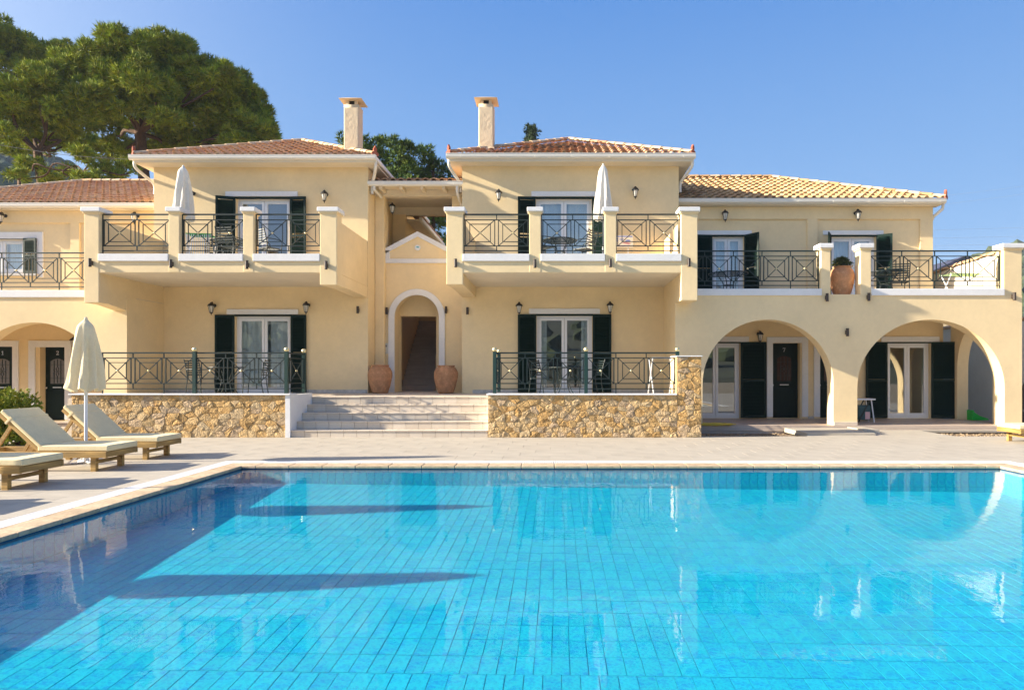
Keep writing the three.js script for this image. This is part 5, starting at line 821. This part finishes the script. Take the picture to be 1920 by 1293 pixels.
{ const o = thing('potted_plant', 'bushy dark plant with pale tips growing in the terrace jar', 'plant', [mx(1579, 16.5), 4.11, -16.5]); mesh(o, 'stem', barGeo([0, 0, 0], [0, 0.14, 0], 0.03), mBark); mesh(o, 'foliage', tufts([[-0.02, 0.2, 0, 0.2, 0.14, 0.18], [0.1, 0.14, 0.06, 0.14, 0.1, 0.12], [-0.13, 0.15, 0.03, 0.12, 0.09, 0.12], [-0.02, 0.27, 0.0, 0.12, 0.09, 0.1]], 900, 0.06, 0.012, [[0.05, 0.075, 0.02], [0.04, 0.06, 0.018], [0.07, 0.085, 0.025]], 3), mLeaf); mesh(o, 'pale_tips', tufts([[0.17, 0.06, 0.16, 0.09, 0.07, 0.06], [-0.2, 0.10, 0.12, 0.05, 0.07, 0.05]], 260, 0.05, 0.012, [[0.55, 0.40, 0.30], [0.42, 0.36, 0.10]], 3), mLeaf); }

// ---------------------------------------------------------------- right end: boundary wall, things leaning there, cables
{
  const o = thing('boundary_wall', 'pale boundary wall seen in shade through the last arch', 'wall');
  const s = new THREE.Shape([[15.5, -0.1], [30, -0.1], [30, 2.9], [15.5, 2.9]].map(p => new THREE.Vector2(...p)));
  mesh(o, 'wall_body', uvm(new THREE.ExtrudeGeometry(s, { depth: 0.25, bevelEnabled: false }).rotateY(Math.PI / 2).translate(13.2, 0, 0)), M([0.84, 0.82, 0.78], { map: rep(tPlaster, 0.35), bumpMap: rep(bFine, 1.4), bumpScale: 0.004 }));
  for (let i = 0; i < 44; i++) { const d = 15.6 + i * 0.32, y = 2.9; const k = mesh(o, 'coping_tile', pick(ridgeVariants), pick(mRoofRed)); k.position.set(13.325, y + 0.04, -d); k.scale.set(1.5, 1.3, 1); k.rotation.set(rr(-0.05, 0.08), rr(-0.08, 0.08), rr(-0.1, 0.1)); }
}
{ const o = thing('leaning_board', 'dark board leaning against the boundary wall beyond the last arch', 'board', [12.75, 0.1, -17.2]); mesh(o, 'board', uvm(new THREE.ExtrudeGeometry(new THREE.Shape([[-0.75, 0], [0.5, 0], [0.5, 1.32], [0.05, 1.36]].map(p => new THREE.Vector2(...p))), { depth: 0.03, bevelEnabled: false }).rotateX(-0.12).translate(0, 0, 0.3)), M([0.035, 0.022, 0.016], { map: rep(tWood, 1) })); mesh(o, 'batten', bx(-0.3, 0.4, 0.3, 0.36, 0.28, 0.31), mBlack); }
{ const o = thing('toy_slide', 'bright green plastic toy slide on the floor under the last arch', 'toy', [mx(1836, 17.9), 0.10, -17.9]); o.scale.setScalar(0.72); const mg = M([0.02, 0.42, 0.05], { roughness: 0.35 }); mesh(o, 'chute', uvm(new THREE.ExtrudeGeometry(new THREE.Shape([[-0.35, 0], [0.28, 0], [0.25, 0.05], [-0.05, 0.14], [-0.35, 0.34]].map(p => new THREE.Vector2(...p))), { depth: 0.3, bevelEnabled: true, bevelSize: 0.015, bevelThickness: 0.015, bevelSegments: 2 }).translate(0, 0.015, -0.15)), mg); mesh(o, 'side_lip', rbx(-0.36, -0.3, 0, 0.40, -0.18, 0.18, 0.015), mg); }
{ const o = thing('folding_table', 'small dark folding table with white tray beside the second arch pier', 'table', [mx(1618, 17.3), 0.10, -17.3]); mesh(o, 'tray', rbx(-0.26, 0.26, 0.60, 0.64, -0.2, 0.2, 0.012), mWhite); for (const s of [-1, 1]) { bar(o, 'leg', [-0.2, 0, s * 0.17], [0.12, 0.6, s * 0.17], 0.025, mIron); bar(o, 'leg', [0.24, 0, s * 0.15], [0.16, 0.6, s * 0.15], 0.025, mWhite); } mesh(o, 'bag', rbx(-0.18, 0.16, 0.05, 0.46, -0.12, 0.14, 0.04), M([0.05, 0.10, 0.10])); mesh(o, 'bag_print', rbx(0.0, 0.13, 0.08, 0.28, 0.139, 0.144, 0.002), M([0.75, 0.45, 0.42])); }
{ const o = thing('garden_hose', 'coil of yellow garden hose on the arcade step beside the stone pillar', 'hose'); const P = []; for (let i = 0; i < 70; i++) { const a = i * 0.62, k = 0.55 + 0.12 * Math.sin(i * 0.9); P.push([3.95 + Math.cos(a) * k * 0.85 + (i > 60 ? (i - 60) * 0.05 : 0), 0.118 + (i % 9) * 0.004, -16.05 - Math.sin(a) * 0.16]); } mesh(o, 'hose', tube(P, 0.014, 420, 6), M([0.62, 0.42, 0.03], { roughness: 0.5 })); }
[[1768, 366, 1990, 338], [1768, 382, 1990, 352], [1600, 432, 1990, 424], [1600, 446, 1990, 441], [1600, 460, 1990, 455]].forEach(([a, b, c, e], i) => tag(mesh(scene, 'power_cable', tube([[mx(a - 500, 42), my(b + (b - e) * 2.0, 42), -42], [mx((a + c) / 2, 42), my((b + e) / 2 + 2, 42), -42], [mx(c, 42), my(e, 42), -42]], 0.006, 30, 4), M([0.34, 0.40, 0.50])), ['topmost', 'second', 'third', 'fourth', 'lowest'][i] + ' thin power cable crossing the sky at the right', 'cable', 'power cables'));
tag(mesh(scene, 'power_cable', tube([[mx(-60, 24), my(262, 24), -24], [mx(120, 24), my(290, 24), -24], [mx(262, 24), my(300, 24), -24]], 0.009, 30, 4), M([0.12, 0.12, 0.12])), 'thin cable in front of the pines running to the left eave', 'cable', 'power cables');
{ // house further up the slope
  const o = thing('hillside_house', 'distant house with a dark blue roof seen through the right railing', 'house', [26.2, 5.4, -40]); mesh(o, 'wall', uvm(bx(-2.6, 2.4, -2, 2.3, -4, 0)), mPlaster); const s = new THREE.Shape([[-3.0, 2.2], [2.8, 2.2], [-0.4, 3.4]].map(p => new THREE.Vector2(...p))); mesh(o, 'roof', uvm(new THREE.ExtrudeGeometry(s, { depth: 4.6, bevelEnabled: false }).translate(0, 0, -4.3)), M([0.06, 0.07, 0.13], { map: rep(tMottle, 0.5) })); mesh(o, 'window', bx(-0.6, 0.5, 0.3, 1.6, -0.02, 0.03), mBlack);
}
// ---------------------------------------------------------------- hills all round
{
  const key = [[-180, 7], [-150, 6], [-120, 3], [-99, 2], [-80, 6], [-60, 13], [-41, 15.5], [-34, 13.5], [-26, 10], [-15, 6], [0, 5], [20, 5.5], [30.7, 7.6], [36, 9.2], [45, 9.5], [60, 8], [90, 5], [120, 5], [150, 7], [180, 7]];
  const el = a => { for (let i = 1; i < key.length; i++) if (a <= key[i][0]) { const [p, q] = [key[i - 1], key[i]]; return p[1] + (q[1] - p[1]) * (a - p[0]) / (q[0] - p[0]); } return 7; };
  const NA = 360, NR = 22, R0 = 65, R1 = 330, v = [], idx = [];
  const hh = (i, j) => { const t = j / NR, a = ((i % NA) / NA) * 360 - 180, r = R0 + (R1 - R0) * t, n = nA[(Math.floor(((i % NA) * 512) / NA) + 512 * ((j * 23) % 512))] - 0.5; return [r, Math.tan(el(a) * Math.PI / 180) * R1 * Math.pow(t, 1.15) * (1 + 0.10 * n) + n * 2.2 * t - 0.12, a]; };
  for (let j = 0; j <= NR; j++) for (let i = 0; i <= NA; i++) { const [r, h, a] = hh(i, j), q = a * Math.PI / 180; v.push(new THREE.Vector3(Math.sin(q) * r, h, -Math.cos(q) * r)); }
  for (let j = 0; j < NR; j++) for (let i = 0; i < NA; i++) { const k = j * (NA + 1) + i; idx.push(k, k + 1, k + NA + 2, k, k + NA + 2, k + NA + 1); }
  let g = new THREE.BufferGeometry().setFromPoints(v); g.setIndex(idx); g = g.toNonIndexed(); g.computeVertexNormals();
  tag(mesh(scene, 'hills', uvm(g), M([0.075, 0.085, 0.045], { map: rep(tStone, 0.02), roughness: 1 })), 'dark scrub covered hills behind the houses', null, null, 'structure');
  const N = 5200, blob = new THREE.IcosahedronGeometry(1, 1), p = blob.attributes.position; for (let i = 0; i < p.count; i++) { const q = new THREE.Vector3().fromBufferAttribute(p, i), k = 1 + 0.28 * Math.sin(q.x * 5 + q.y * 7) * Math.cos(q.z * 6); p.setXYZ(i, q.x * k, q.y * k, q.z * k); } blob.computeVertexNormals();
  const im = new THREE.InstancedMesh(blob, M([1, 1, 1], { roughness: 1 }), N), m4 = new THREE.Matrix4(), c = new THREE.Color();
  for (let k = 0; k < N; k++) { const a = rnd() < 0.75 ? rr(-70, 48) : rr(-180, 180), i = Math.round((a + 180) / 360 * NA), j = 2 + Math.floor(rnd() * (NR - 2)), [r, h] = hh(i, j), q = a * Math.PI / 180, s = rr(1.2, 3.6); m4.compose(new THREE.Vector3(Math.sin(q) * r, h + s * 0.35, -Math.cos(q) * r), new THREE.Quaternion().setFromEuler(new THREE.Euler(rr(0, 6), rr(0, 6), 0)), new THREE.Vector3(s, s * 0.85, s)); im.setMatrixAt(k, m4); const f = rr(0.7, 1.2); im.setColorAt(k, c.setRGB(0.055 * f, 0.075 * f, 0.032 * f)); }
  im.name = 'hill_scrub'; im.castShadow = im.receiveShadow = true; scene.add(im); tag(im, 'scrub and trees covering the hills', 'scrub', null, 'stuff');
}
scene.fog = new THREE.FogExp2(new THREE.Color(0.62, 0.74, 0.95), 0.0003);

renderer.render(scene, camera);
